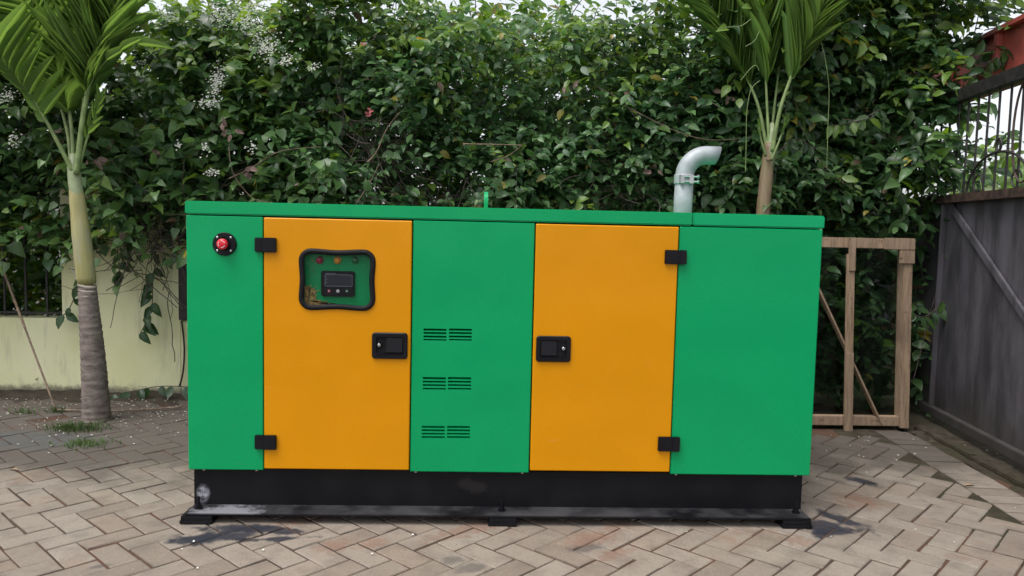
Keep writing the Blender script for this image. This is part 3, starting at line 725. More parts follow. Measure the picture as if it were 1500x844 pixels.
gbar('brace', bA - bb*0.08, bA + bb*1.9, 0.016, 0.045, M['gate'])
for v in (0.22, 1.32, 2.30): 
    p = GA + gdir*v; MB().obox(p + GN*0.014 + up*0.10, p + GN*0.014 + up*(zg-0.04), 0.035, 0.010, gdir).build('stile', M['gate'], gate, bevel=0.003)
zr = GP(1460, 122).z                                    # top rail of the grille
gbar('top_rail', g0 + GN*0.01 + up*zr, g1 + GN*0.01 + up*zr, 0.05, 0.075, M['iron'])
L = (g1-g0).length; n = int(L/0.115)
for k in range(n+1):
    p = g0 + gdir*(L*k/n); o = MB().tube([p + up*(zg+0.013), p + up*(zr-0.038)], 0.0065, 8).build('grille_bar', M['iron'], gate)
def arc(c, r, a0, a1, n=18, rz=1.0): return [c + gdir*(r*math.cos(math.radians(a0+(a1-a0)*k/n))) + up*(r*rz*math.sin(math.radians(a0+(a1-a0)*k/n))) for k in range(n+1)]
for v in (1474.0,):
    c = GP(1462, 278); c.z = zg+0.014
    MB().tube(arc(c + GN*0.012, 0.33, 0, 180, 26, 0.62), 0.007, 8).build('arch', M['iron'], gate)
    t_ = c + up*(0.33*0.62+0.035) + GN*0.012
    MB().tube(arc(t_, 0.028, -90, 270, 20, 1.25), 0.005, 6).build('scroll', M['iron'], gate)
    MB().tube(arc(t_, 0.014, -90, 270, 16, 2.2), 0.004, 6).build('scroll', M['iron'], gate)
    for s in (-1, 1):
        MB().tube(arc(c + gdir*(0.20*s) + up*0.05 + GN*0.012, 0.045, 0, 300, 18), 0.005, 6).build('scroll', M['iron'], gate)
c = GP(1505, 190); MB().tube(arc(c + GN*0.012, 0.11, 0, 360, 28, 2.4), 0.006, 8).build('oval_ring', M['rail'], gate)
# red lintel beam behind the gate
def RP(u, v): return PP(u, v, GA - GN*0.30, GN)
zr0, zr1 = RP(1500, 116).z, RP(1500, 30).z
beam = empty('red_beam', g1 - GN*0.30); tag(beam, 'red painted steel beam with raised ribs above the gate grille', 'beam')
q0, q1 = GA - gdir*2.4 - GN*0.30, g1 - GN*0.30
q0.z = q1.z = 0
rmid = (zr0+zr1)/2
o = MB().obox(q0 + up*rmid, q1 + up*rmid, 0.06, zr1-zr0-0.03, up).build('web', M['redsteel'], beam)
MB().obox(q0 + up*(zr1-0.015), q1 + up*(zr1-0.015), 0.16, 0.03, up).build('flange', M['redsteel'], beam, bevel=0.003)
MB().obox(q0 + up*(zr0+0.015), q1 + up*(zr0+0.015), 0.16, 0.03, up).build('flange', M['redsteel'], beam, bevel=0.003)
rp = RP(1475, 70); t0 = (rp - q0).dot(gdir)
for k in (-1, 0, 1, 2):
    p = q0 + gdir*(t0 + 0.62*k) + GN*0.05; MB().obox(p + up*(zr0+0.031), p + up*(zr1-0.031), 0.035, 0.04, gdir).build('rib', M['redsteel'], beam)
post = MB().obox(q0 + gdir*0.1 + up*-0.03, q0 + gdir*0.1 + up*(zr0-0.001), 0.16, 0.16, gdir).build('post', M['redsteel'], beam)

# ------------------------------------------------------------------ wooden framed dark sheet
YF = 1.46
wf = empty('wooden_frame', (2.0, YF, 0)); tag(wf, 'rough wooden frame holding dark tinted sheets, standing behind the generator', 'frame')
def WP(u, v): return PY(u, v, YF)
zt_ = WP(1300, 357).z; zbm = WP(1290, 634).z
xR = WP(1331, 500).x; xM = WP(1247.5, 500).x; xL = xM - (xR - xM) - 0.02
def wbar(name, x0, x1, y0, y1, z0, z1, par=wf):
    return MB().box(x0, x1, y0, y1, z0, z1).build(name, M['wood'], par, bevel=0.003)
hw = 0.030
z1 = zt_ + 0.033; z0 = 0.012
def rail(z, h, y0, y1):
    o = wbar('rail', xL-hw, xR+hw-0.004, y0, y1, z-h/2, z+h/2); return o
# rails run along X: turn the grain
tr_ = rail(zt_, 0.060, YF-0.012, YF+0.040); br_ = rail(0.050, 0.056, YF-0.004, YF+0.045)
for x, w in ((xR, 0.054), (xL, 0.05)): wbar('post', x-w/2, x+w/2, YF-0.016, YF+0.058, z0, zt_-0.031)
wbar('post', xM-0.024, xM+0.024, YF-0.020, YF-0.0045, WP(1247, 640).z, WP(1247, 372).z)
wbar('splice', xM-0.027, xM+0.022, YF-0.032, YF-0.0205, WP(1247, 640).z-0.006, WP(1247, 516).z)
wbar('splice', xM-0.014, xM+0.024, YF-0.030, YF-0.0125, WP(1247, 397).z, z1-0.002)
gz = WP(1320, 366).z; gx = WP(1303, 366).x
wbar('gusset', gx, xR+0.034, YF-0.028, YF-0.017, gz, z1+0.001); wbar('gusset', WP(1325, 370).x, xR+0.033, YF-0.0275, YF-0.0165, WP(1320, 386).z, gz-0.001)
a, b = PY(1190, 402, YF+0.02), PY(1292, 632, YF+0.02); a = a + (a-b)*0.9; a.z = min(a.z, zt_)
MB().obox(PY(1196, 400, YF+.012), PY(1290, 621, YF+.012), 0.012, 0.045, (0, 1, 0)).build('brace', M['wood'], wf, bevel=0.002)
for x0, x1 in ((xL+0.031, xM-0.002), (xM+0.002, xR-0.034)):
    MB().box(x0, x1, YF+0.046, YF+0.050, zbm-0.02, zt_+0.02).build('pane', M['sheetglass'], wf)

for o in list(C.objects):                      # the whole frame has racked a little out of square
    if o.parent == wf:
        for v in o.data.vertices: v.co.x -= 0.040*v.co.z
# ------------------------------------------------------------------ leaves (numpy)
NR = np.random.default_rng(11)
def leaf_template(kind):
    prof = {'ovate': ((0.14, 0.34), (0.42, 0.50), (0.74, 0.32)), 'heart': ((0.04, 0.40), (0.30, 0.50), (0.68, 0.27)), 'long': ((0.16, 0.30), (0.48, 0.46), (0.78, 0.28))}[kind]
    v = [(0, 0, 0)]
    for i, (t, w) in enumerate(prof):
        z = -0.16*t*t; ed = 0.42*w*0.6
        v += [(-w, t + (-0.05 if kind == 'heart' and i == 0 else 0), z+ed), (0, t, z), (w, t + (-0.05 if kind == 'heart' and i == 0 else 0), z+ed)]
    v.append((0, 1, -0.24))
    f = [(0, 2, 1), (0, 3, 2)]
    for r_ in (1, 4): f += [(r_, r_+1, r_+4), (r_, r_+4, r_+3), (r_+1, r_+2, r_+5), (r_+1, r_+5, r_+4)]
    f += [(7, 8, 10), (8, 9, 10)]
    return np.array(v, float), np.array(f, int)
TPL = {k: leaf_template(k) for k in ('ovate', 'heart', 'long')}
def unit(a): return a/np.maximum(np.linalg.norm(a, axis=-1, keepdims=True), 1e-9)
def leaf_frames(Y, N): X = unit(np.cross(Y, N)); Z = np.cross(X, Y); return X, Y, Z
def leaf_mesh(name, kind, P, Y, N, L, Wd, tint, mat):
    tv, tf = TPL[kind]; X, Y, Z = leaf_frames(Y, N); n = len(P); k = len(tv)
    curl = NR.uniform(0.3, 1.7, n)[:, None, None]
    V = P[:, None, :] + X[:, None, :]*(tv[None, :, 0:1]*Wd[:, None, None]) + Y[:, None, :]*(tv[None, :, 1:2]*L[:, None, None]) + Z[:, None, :]*(tv[None, :, 2:3]*L[:, None, None]*curl)
    Fc = (tf[None] + (np.arange(n)*k)[:, None, None]).reshape(-1)
    me = bpy.data.meshes.new(name); me.vertices.add(n*k); me.vertices.foreach_set('co', V.astype(np.float32).reshape(-1))
    nf = n*len(tf); me.loops.add(nf*3); me.loops.foreach_set('vertex_index', Fc.astype(np.int32))
    me.polygons.add(nf); me.polygons.foreach_set('loop_start', np.arange(0, nf*3, 3, dtype=np.int32)); me.polygons.foreach_set('loop_total', np.full(nf, 3, np.int32))
    me.polygons.foreach_set('use_smooth', np.ones(nf, bool))
    at = me.color_attributes.new('tint', 'FLOAT_COLOR', 'POINT'); col = np.ones((n, k, 4), np.float32); col[:, :, :3] = tint[:, None, :]
    at.data.foreach_set('color', col.reshape(-1)); me.update(); me.validate(); me.materials.append(mat); return me
def single_leaves(kind, P, Y, N, L, Wd, tint, parent, tpls):
    X, Y, Z = leaf_frames(Y, N)
    for i in range(len(P)):
        me = tpls[i % len(tpls)]
        o = bpy.data.objects.new('leaf', me); C.objects.link(o); o.parent = parent; o.matrix_parent_inverse = Matrix.Translation(-parent.location)
        o.matrix_basis = Matrix(((X[i][0]*Wd[i], Y[i][0]*L[i], Z[i][0]*L[i], P[i][0]), (X[i][1]*Wd[i], Y[i][1]*L[i], Z[i][1]*L[i], P[i][1]), (X[i][2]*Wd[i], Y[i][2]*L[i], Z[i][2]*L[i], P[i][2]), (0, 0, 0, 1)))
def tmpl_meshes(kind, tints):
    out = []
    for c in tints:
        one = lambda *a: np.array([a], float)
        out.append(leaf_mesh('leaf', kind, one(0, 0, 0), one(0, 1, 0), one(0, 0, 1), np.ones(1), np.ones(1), np.array([c]), M['leaf']))
    return out
def vnoise(x, z, s, seed):                    # cheap value noise, vectorised
    rg = np.random.default_rng(seed); g_ = rg.random((64, 64)); u = x*s+31.3; w = z*s+17.7
    i = np.floor(u).astype(int); j = np.floor(w).astype(int); fu = u-i; fw = w-j; fu = fu*fu*(3-2*fu); fw = fw*fw*(3-2*fw)
    G_ = lambda a, b: g_[a % 64, b % 64]
    return (G_(i, j)*(1-fu)+G_(i+1, j)*fu)*(1-fw) + (G_(i, j+1)*(1-fu)+G_(i+1, j+1)*fu)*fw

def shoots(nsh, xr, zfun, yfun, depth, lpk, Lr, aspect, dark, mid, young, youngf, out=0.8, keep=None, long=(0.12, 0.34)):
    """leafy shoots growing out of a hedge face: returns leaf arrays"""
    x = NR.uniform(xr[0], xr[1], nsh); zl_, zh = zfun(x); z = zl_ + (zh-zl_)*NR.random(nsh)
    dd = NR.random(nsh)**0.9; y = yfun(x, z) + dd*depth
    if keep is not None:
        k = NR.random(nsh) < keep(x, z, dd); x, y, z, dd = x[k], y[k], z[k], dd[k]
    n = len(x)
    D = np.stack([NR.normal(0, 0.6, n), -out*NR.uniform(0.3, 1.2, n), NR.normal(0.25, 0.55, n)], 1); D = unit(D)
    SL = NR.uniform(long[0], long[1], n); size = NR.uniform(Lr[0], Lr[1], n)
    yg = NR.random(n) < youngf(x, z, dd)
    P = []; Yv = []; Nv = []; LL = []; TT = []; WW = []
    side0 = unit(np.cross(D, np.stack([NR.normal(0, .3, n), NR.normal(0, .3, n), np.ones(n)], 1)))
    for q in range(lpk):
        t = (q+0.6)/lpk; s = 1 if q % 2 == 0 else -1
        p = np.stack([x, y, z], 1) + D*(SL*t)[:, None]; p[:, 2] -= (SL*t*t*0.35)
        sd = side0*s + NR.normal(0, 0.22, (n, 3))
        dr = unit(D*(0.35+0.6*(t > 0.85)) + sd*(0.9 if t < 0.85 else 0.15) + np.array([0, -0.12, -0.30]) + NR.normal(0, 0.18, (n, 3)))
        nn = unit(np.array([0, -0.55, 0.8]) + NR.normal(0, 0.38, (n, 3)))
        L_ = size*NR.uniform(0.55, 1.25, n)*(1.0 if t < 0.85 else 0.9)
        c = dark*1.2 + (mid*1.22-dark*1.2)*NR.random((n, 1))**1.1; od = NR.random(n) < 0.014; c[od] = np.array([0.32, 0.27, 0.05])*NR.uniform(0.5, 1.1, (od.sum(), 1)); od = NR.random(n) < 0.008; c[od] = np.array([0.17, 0.11, 0.08]); yy = yg & (t > 0.3); c[yy] = c[yy]*0.3 + young*0.7*NR.uniform(0.7, 1.1, (yy.sum(), 1))
        P.append(p); Yv.append(dr); Nv.append(nn); LL.append(L_); WW.append(L_*aspect*NR.uniform(0.85, 1.15, n)); TT.append(c)
    cat = lambda a: np.concatenate(a)
    stems = np.stack([x, y, z], 1), D, SL
    return [cat(P), cat(Yv), cat(Nv), cat(LL), cat(WW), cat(TT)], stems
def stem_mesh(stems, k, mat, name, parent, rad=0.0022):
    P, D, SL = stems; mb = MB(); idx = NR.permutation(len(P))[:k]
    for i in idx:
        p = Vector(P[i]); d = Vector(D[i]); L_ = SL[i]; pts = []
        for t in (-0.3, 0.2, 0.6, 1.0): q = p + d*(L_*t); q.z -= L_*t*abs(t)*0.35; pts.append(q)
        mb.tube(pts, [rad*1.6, rad*1.2, rad, rad*0.5], 4, False)
    o = mb.build(name, mat, parent); o['kind'] = 'stuff'; return o
def split_build(parent, kind, arr, nsingle, tints, minz=1.2):
    P, Y, N, L, Wd, T = arr
    sc = np.array([[*(screen(p) or (0, 0, 99))] for p in P[:: max(1, len(P)//9000)]]); idx = np.arange(0, len(P), max(1, len(P)//9000))
    ok = (sc[:, 0] > 5) & (sc[:, 0] < W-5) & (sc[:, 1] > 5) & (sc[:, 1] < H) & (P[idx, 2] > minz)
    cand = idx[ok]; scr = L[cand]*1.0 / (P[cand, 1] - CAM.y + (P[cand, 1]-1.6)*6); pick = cand[np.argsort(-scr)[:nsingle]]
    mask = np.ones(len(P), bool); mask[pick] = False
    fo = link('foliage', leaf_mesh('foliage', kind, P[mask], Y[mask], N[mask], L[mask], Wd[mask], T[mask], M['leaf'])); child(fo, parent); fo['kind'] = 'stuff'
    single_leaves(kind, P[pick], Y[pick], N[pick], L[pick], Wd[pick], T[pick], parent, tmpl_meshes(kind, tints))
    return fo
A3 = lambda *a: np.array(a, float)
def gauss_hole(x, z, cx, cz_, rx, rz, depth): return 1 - depth*np.exp(-((x-cx)/rx)**2-((z-cz_)/rz)**2)
def in_view_thin(x, z):                        # nothing of the face behind the generator shows: keep it sparse there
    return np.where((np.abs(x+0.0) < 1.5) & (z < 1.02), 0.12, 1.0)
def ztop(x): return 2.62 + 0.22*(vnoise(x, x*0, 1.3, 5)-0.5) + 0.25*(vnoise(x, x*0+3, 4.0, 6)-0.5) - 0.42*np.exp(-((x+2.35)/0.20)**2) - 0.2*np.exp(-((x+1.55)/0.12)**2) - 0.15*np.exp(-((x-0.0)/0.1)**2)
def yface(x, z): return 1.84 + 0.40*(vnoise(x, z, 2.2, 21)-0.5) + 0.26*(vnoise(x, z, 5.0, 22)-0.5) - 0.10*np.clip(z-1.9, 0, 1)
tw = PY(530, 215, 1.9); t2 = PY(225, 320, 2.0); t3 = PY(590, 275, 1.9); t4 = PY(330, 290, 1.9)
def keepC(x, z, dd):
    k = in_view_thin(x, z)*(0.45 + 0.75*(vnoise(x, z, 3.1, 33) > 0.36))
    k *= gauss_hole(x, z, tw.x, tw.z, 0.34, 0.20, 0.96)*gauss_hole(x, z, t3.x, t3.z, 0.50, 0.15, 0.85)*gauss_hole(x, z, t4.x, t4.z, 0.22, 0.14, 0.7)
    return np.clip(k, 0, 1)
def zbL(x): return np.where(x < pA, 0.98, np.where(x < -1.92, 0.98, 0.85)) + 0.22*(vnoise(x, x*0, 3.5, 44)-0.5)
def keepL(x, z, dd):
    k = (0.5 + 0.7*(vnoise(x, z, 2.9, 35) > 0.34))*gauss_hole(x, z, t2.x, t2.z, 0.18, 0.24, 0.80)*gauss_hole(x, z, t4.x, t4.z, 0.25, 0.14, 0.7)
    return np.clip(k, 0, 1)
young = A3(0.20, 0.32, 0.045)
topyoung = lambda lo, hi, p, q: (lambda x, z, dd: np.clip((z-lo)/(hi-lo), 0, 1)*p + q)
# left: flowering vine with heart-shaped leaves
vine = empty('flowering_vine', (-2.6, WY+0.2, 0)); tag(vine, 'thick vine with heart shaped leaves and sprays of tiny white flowers over the cream wall', 'vine')
arr, st = shoots(4700, (-5.4, -0.95), lambda x: (zbL(x), ztop(x)), yface, 0.55, 6, (0.055, 0.095), 0.80, A3(0.030, 0.078, 0.030), A3(0.11, 0.205, 0.062), young, topyoung(1.75, 2.5, 0.7, 0.07), keep=keepL)
split_build(vine, 'heart', arr, 100, [(0.03, 0.08, 0.026), (0.045, 0.10, 0.03), (0.06, 0.125, 0.034), (0.09, 0.17, 0.035)])
stem_mesh(st, 1100, M['twig'], 'twigs', vine)
# centre: dark dense hedge
hedge = empty('hedge', (0.4, WY+0.2, 0)); tag(hedge, 'dense dark green hedge right behind the generator, between the two palms', 'hedge')
arr, st = shoots(5600, (-1.35, 1.75), lambda x: (0.3+0*x, ztop(x)), yface, 0.50, 7, (0.048, 0.082), 0.62, A3(0.027, 0.076, 0.031), A3(0.10, 0.195, 0.066), young, topyoung(1.9, 2.5, 0.75, 0.04), keep=keepC)
split_build(hedge, 'ovate', arr, 100, [(0.025, 0.07, 0.024), (0.036, 0.088, 0.027), (0.05, 0.112, 0.032), (0.085, 0.16, 0.035)])
stem_mesh(st, 1300, M['twig'], 'twigs', hedge)
# right: climber with big leaves, spilling over the gate corner
climb = empty('climbing_shrub', (2.4, WY+0.2, 0)); tag(climb, 'broad leaved green climber in the corner between palm trunk and steel gate', 'shrub')
def yfR(x, z): return yface(x, z) - 0.0 - 0.25*np.clip((x-2.2), 0, 0.8)*(z > 1.0)
def keepR(x, z, dd): return np.clip(0.45 + 0.75*(vnoise(x, z, 3.0, 37) > 0.36), 0, 1)*np.where((x > 2.35) & (z < 1.42) , 0.22, 1.0)*np.where((x > 2.80) & (z > 1.25), np.where(z > 2.35, 0.35, 0.10), 1.0)
arr, st = shoots(4100, (1.4, 3.15), lambda x: (0.15+0*x, ztop(x)+0.1), yfR, 0.50, 7, (0.068, 0.120), 0.60, A3(0.025, 0.072, 0.030), A3(0.10, 0.19, 0.064), young, topyoung(2.0, 2.6, 0.45, 0.06), keep=keepR)
split_build(climb, 'long', arr, 100, [(0.028, 0.072, 0.025), (0.04, 0.09, 0.028), (0.05, 0.112, 0.03), (0.10, 0.20, 0.03)], 0.3)
stem_mesh(st, 900, M['twig'], 'twigs', climb)
# leaning twigs and tangled dry stems in the hollows
def wander(p, d, L_, n, wob_, sag):
    pts = [Vector(p)]; d = Vector(d).normalized()
    for i in range(n):
        d = (d + Vector((rnd.gauss(0, wob_), rnd.gauss(0, wob_*0.5), rnd.gauss(0, wob_) - sag))).normalized(); pts.append(pts[-1] + d*(L_/n))
    return pts
for (par, cu, cv, ru, rv, cnt) in ((hedge, 530, 215, 75, 45, 90), (hedge, 600, 280, 90, 25, 45), (vine, 225, 330, 50, 75, 110), (vine, 330, 285, 60, 20, 40), (hedge, 880, 270, 90, 30, 30)):
    mb = MB()
    for k in range(cnt):
        p = PY(rnd.gauss(cu, ru*0.55), rnd.gauss(cv, rv*0.55), rnd.uniform(1.85, 2.15)); a = rnd.uniform(0, 6.28)
        mb.tube(wander(p, (math.cos(a), rnd.gauss(0, .3), math.sin(a)), rnd.uniform(0.15, 0.6), 8, 0.22, 0.03), rnd.uniform(0.0012, 0.0035), 5, False)
    o = mb.build('tangle', M['twig'], par); o['kind'] = 'stuff'
def stemline(par, px, y, r, mat='stick'):
    pts = bez([PY(u, v, yy) for (u, v), yy in zip(px, y if hasattr(y, '__len__') else [y]*len(px))], 6)
    return MB().tube(pts, [r*(1-0.5*i/len(pts)) for i in range(len(pts))], 6).build('stem', M[mat], par, smooth=True)
stemline(hedge, [(538, 238), (552, 222), (566, 190), (585, 165)], 1.70, 0.005)
stemline(hedge, [(678, 211), (730, 212), (765, 213)], 1.68, 0.005)
stemline(hedge, [(720, 237), (745, 228), (765, 213)], 1.69, 0.004)
stemline(hedge, [(520, 302), (545, 262), (555, 240)], 1.70, 0.004)
stemline(climb, [(915, 155), (985, 190), (1040, 205), (1105, 201)], 1.66, 0.004)
stemline(vine, [(335, 215), (342, 255), (370, 290), (400, 297)], 1.66, 0.003)
stemline(vine, [(335, 262), (370, 245), (410, 222), (470, 215)], 1.66, 0.0035)
stemline(climb, [(1195, 230), (1215, 250), (1237, 270)], 1.55, 0.003)
stemline(climb, [(1337, 560), (1350, 510), (1362, 460), (1375, 420)], 1.60, 0.003, 'twig')
# white flower sprays
def blossoms(cu, cv, ru, rv, n, y, par=vine, mat='petal', size=0.006, ang=0.0):
    mb = MB(); ca, sa = math.cos(ang), math.sin(ang)
    for k in range(n):
        a, b = rnd.gauss(0, .45)*ru, rnd.gauss(0, .45)*rv
        p = PY(cu + a*ca - b*sa, cv + a*sa + b*ca, y + rnd.uniform(-0.07, 0.07)); s = size*rnd.uniform(0.6, 1.3)
        nrm = Vector((rnd.gauss(0, .6), -1, rnd.gauss(0.3, .6))).normalized(); t = nrm.orthogonal().normalized(); b2 = nrm.cross(t)
        rim = [p + (t*math.cos(2.513*q/2) + b2*math.sin(2.513*q/2))*s*(1 if q % 2 == 0 else 0.55) + nrm*s*0.3 for q in range(5)]
        mb.add([p - nrm*s*0.3] + rim, [(0, 1+q, 1+(q+1) % 5) for q in range(5)])
    o = mb.build('flower_spray', M[mat], par); o['kind'] = 'stuff'; return o
for a in ((318, 120, 12, 32, 150, 1.60, 0.25), (303, 150, 16, 10, 60, 1.60, 0), (390, 68, 26, 22, 170, 1.62, -0.4), (420, 88, 18, 10, 70, 1.62, -0.4), (350, 30, 50, 20, 170, 1.68, 0.3), (310, 20, 26, 24, 110, 1.68, 0),
          (245, 20, 22, 16, 70, 1.72, 0), (20, 208, 10, 14, 45, 1.62, 0.4), (12, 140, 16, 12, 60, 1.64, 0), (262, 212, 7, 7, 22, 1.62, 0), (310, 253, 12, 7, 40, 1.62, 0), (300, 218, 7, 12, 24, 1.62, 0),
          (368, 12, 30, 12, 80, 1.7, 0), (460, 98, 10, 7, 25, 1.62, 0), (482, 18, 20, 10, 45, 1.7, 0), (205, 95, 8, 6, 16, 1.66, 0), (168, 316, 5, 5, 12, 1.7, 0), (110, 395, 7, 12, 30, 2.0, 0), (10, 160, 8, 6, 22, 1.64, 0), (370, 215, 8, 8, 20, 1.62, 0)):
    blossoms(*a[:4], a[4], a[5], ang=a[6])
blossoms(541, 165, 7, 7, 14, 1.62, hedge, 'pink', 0.010); blossoms(533, 63, 4, 3, 6, 1.68, hedge, 'pink', 0.009)
# dead leaves caught in the foliage
DT = leaf_mesh('dead_leaf', 'ovate', A3(0, 0, 0)[None], A3(0, 1, 0)[None], A3(0, 0, 1)[None], np.ones(1), np.full(1, 0.5), A3(0.2, 0.13, 0.1)[None], M['deadleaf'])
def dead(par, u, v, y, L_, n):
    for k in range(n):
        o = bpy.data.objects.new('dead_leaf', DT); C.objects.link(o); o.parent = par; o.matrix_parent_inverse = Matrix.Translation(-par.location)
        o.matrix_basis = Matrix.Translation(PY(u + rnd.gauss(0, 8), v + rnd.gauss(0, 7), y + rnd.uniform(0, .06))) @ Matrix.Rotation(rnd.uniform(0, 6.28), 4, 'Y') @ Matrix.Rotation(rnd.uniform(0.6, 2.2), 4, 'X') @ Matrix.Scale(L_*rnd.uniform(.8, 1.2), 4)
for par, u, v, n in ((climb, 1073, 138, 4), (vine, 142, 236, 5), (vine, 335, 188, 5), (vine, 230, 228, 3), (hedge, 838, 118, 3), (hedge, 955, 250, 4), (vine, 365, 250, 4), (hedge, 918, 138, 2)): dead(par, u, v, 1.66, 0.055, n)

# hanging leafy shoots on the pier, and at the wall foot
def shoot(name, px, y, nl, Lr, label, kind='ovate', tint=((0.022, 0.062, 0.022), (0.03, 0.08, 0.025)), par=None):
    e = par or empty(name, PY(*px[0], y))
    pts = bez([PY(u, v, y) for u, v in px], 8); MB().tube(pts, 0.003, 5).build('stem', M['twig'], e)
    if label: tag(e, label, 'vine')
    P = []; Y = []; N = []; L = []
    for k in range(nl):
        p = pts[int((k+0.5)/nl*(len(pts)-1))]; P.append(p[:]); Y.append(unit(A3(rnd.gauss(0, .7), -0.3+rnd.gauss(0, .2), -0.75))); N.append(unit(A3(rnd.gauss(0, .3), -0.9, 0.5))); L.append(rnd.uniform(*Lr))
    L = np.array(L); single_leaves(kind, np.array(P), np.array(Y), np.array(N), L, L*0.58, None, e, tmpl_meshes(kind, tint))
shoot('hanging_vine', [(245, 330), (225, 400), (222, 450), (205, 490)], WY-0.10, 15, (0.075, 0.11), 'leafy vine end hanging down the cream pier beside the generator')
shoot('hanging_vine', [(250, 300), (195, 350), (180, 380), (172, 410)], WY-0.10, 9, (0.06, 0.10), None, par=vine)
shoot('hanging_vine', [(135, 385), (112, 430), (100, 455), (92, 462)], WY-0.08, 6, (0.07, 0.10), 'short leafy vine end on the cream wall left of the palm trunk')
shoot('ground_vine', [(275, 567), (235, 566), (200, 572), (158, 580)], WY-0.16, 7, (0.08, 0.11), 'low vine runner with large dark leaves at the wall foot')
shoot('ground_vine', [(30, 588), (14, 580), (6, 578)], WY-0.10, 4, (0.05, 0.08), 'small leafy sprout at the wall foot beside the leaning stick')
# lone shoots standing clear of the face on the right
for px, nl in (([(1120, 250), (1160, 205), (1190, 215), (1215, 230)], 12), ([(1300, 240), (1330, 305), (1355, 330)], 10), ([(1330, 130), (1345, 195), (1380, 215)], 10), ([(1320, 440), (1350, 465), (1385, 440)], 9), ([(1290, 160), (1260, 175), (1235, 175)], 8), ([(1400, 160), (1440, 100), (1475, 75)], 12)):
    shoot('shoot', px, 1.62, nl, (0.08, 0.115), None, 'long', ((0.03, 0.08, 0.026), (0.045, 0.105, 0.03), (0.06, 0.13, 0.03)), par=climb)
shoot('shoot', [(1180, 25), (1215, 30), (1260, 35)], 1.62, 9, (0.07, 0.10), None, 'long', ((0.14, 0.24, 0.02), (0.17, 0.27, 0.02)), par=climb)
shoot('shoot', [(1215, 185), (1245, 180), (1280, 172)], 1.60, 6, (0.07, 0.10), None, 'long', ((0.10, 0.2, 0.03), (0.13, 0.23, 0.03)), par=climb)
shoot('shoot', [(185, 15), (205, 28), (225, 60)], 1.60, 8, (0.07, 0.10), None, 'long', ((0.16, 0.24, 0.02), (0.12, 0.2, 0.02)), par=vine)
# shrubs beyond the wall and the gate
def bush(name, label, xr, zr, y, depth, n, Lr, dark, mid, yf, kind='ovate', asp=0.6, cat_='shrub'):
    e = empty(name, ((xr[0]+xr[1])/2, y+depth/2, -0.03)); tag(e, label, cat_, 'plants beyond the wall')
    a, s_ = shoots(n, xr, lambda x: (zr[0]+0*x, zr[1] + 0.5*(vnoise(x, x*0, 2.0, n)-0.5)), lambda x, z: y + 0.3*(vnoise(x, z, 2, 9)-0.5), depth, 7, Lr, asp, dark, mid, young, lambda x, z, dd: 0*x + yf, long=(0.2, 0.5))
    fo = child(link('foliage', leaf_mesh('foliage', kind, *a, M['leaf'])), e); fo['kind'] = 'stuff'
    stem_mesh(s_, n//3, M['twig'], 'twigs', e, 0.003)
    for k in range(5):
        x = xr[0] + (xr[1]-xr[0])*(k+.5)/5; MB().tube(wander((x, y+depth*.6, -0.05), (0, 0, 1), zr[1]*0.8, 8, 0.08, 0), [0.02*(1-.09*q) for q in range(9)], 6).build('trunk', M['twig'], e)
bush('shrub', 'leafy bushes beyond the iron grille left of the palm', (-5.6, -2.3), (-0.1, 2.1), 2.75, 0.8, 2000, (0.08, 0.13), A3(0.03, 0.08, 0.02), A3(0.08, 0.16, 0.03), 0.35)
bush('shrub', 'shrubs growing behind the dark hedge with lighter tips on top', (-2.6, 2.75), (0.9, 2.62), 2.62, 0.9, 3200, (0.07, 0.12), A3(0.04, 0.10, 0.02), A3(0.09, 0.18, 0.03), 0.4)
bush('shrub', 'yellow green shrub seen through the gate grille', (3.45, 4.3), (0.3, 1.75), 1.7, 2.2, 170, (0.10, 0.15), A3(0.07, 0.15, 0.02), A3(0.12, 0.22, 0.03), 0.5)

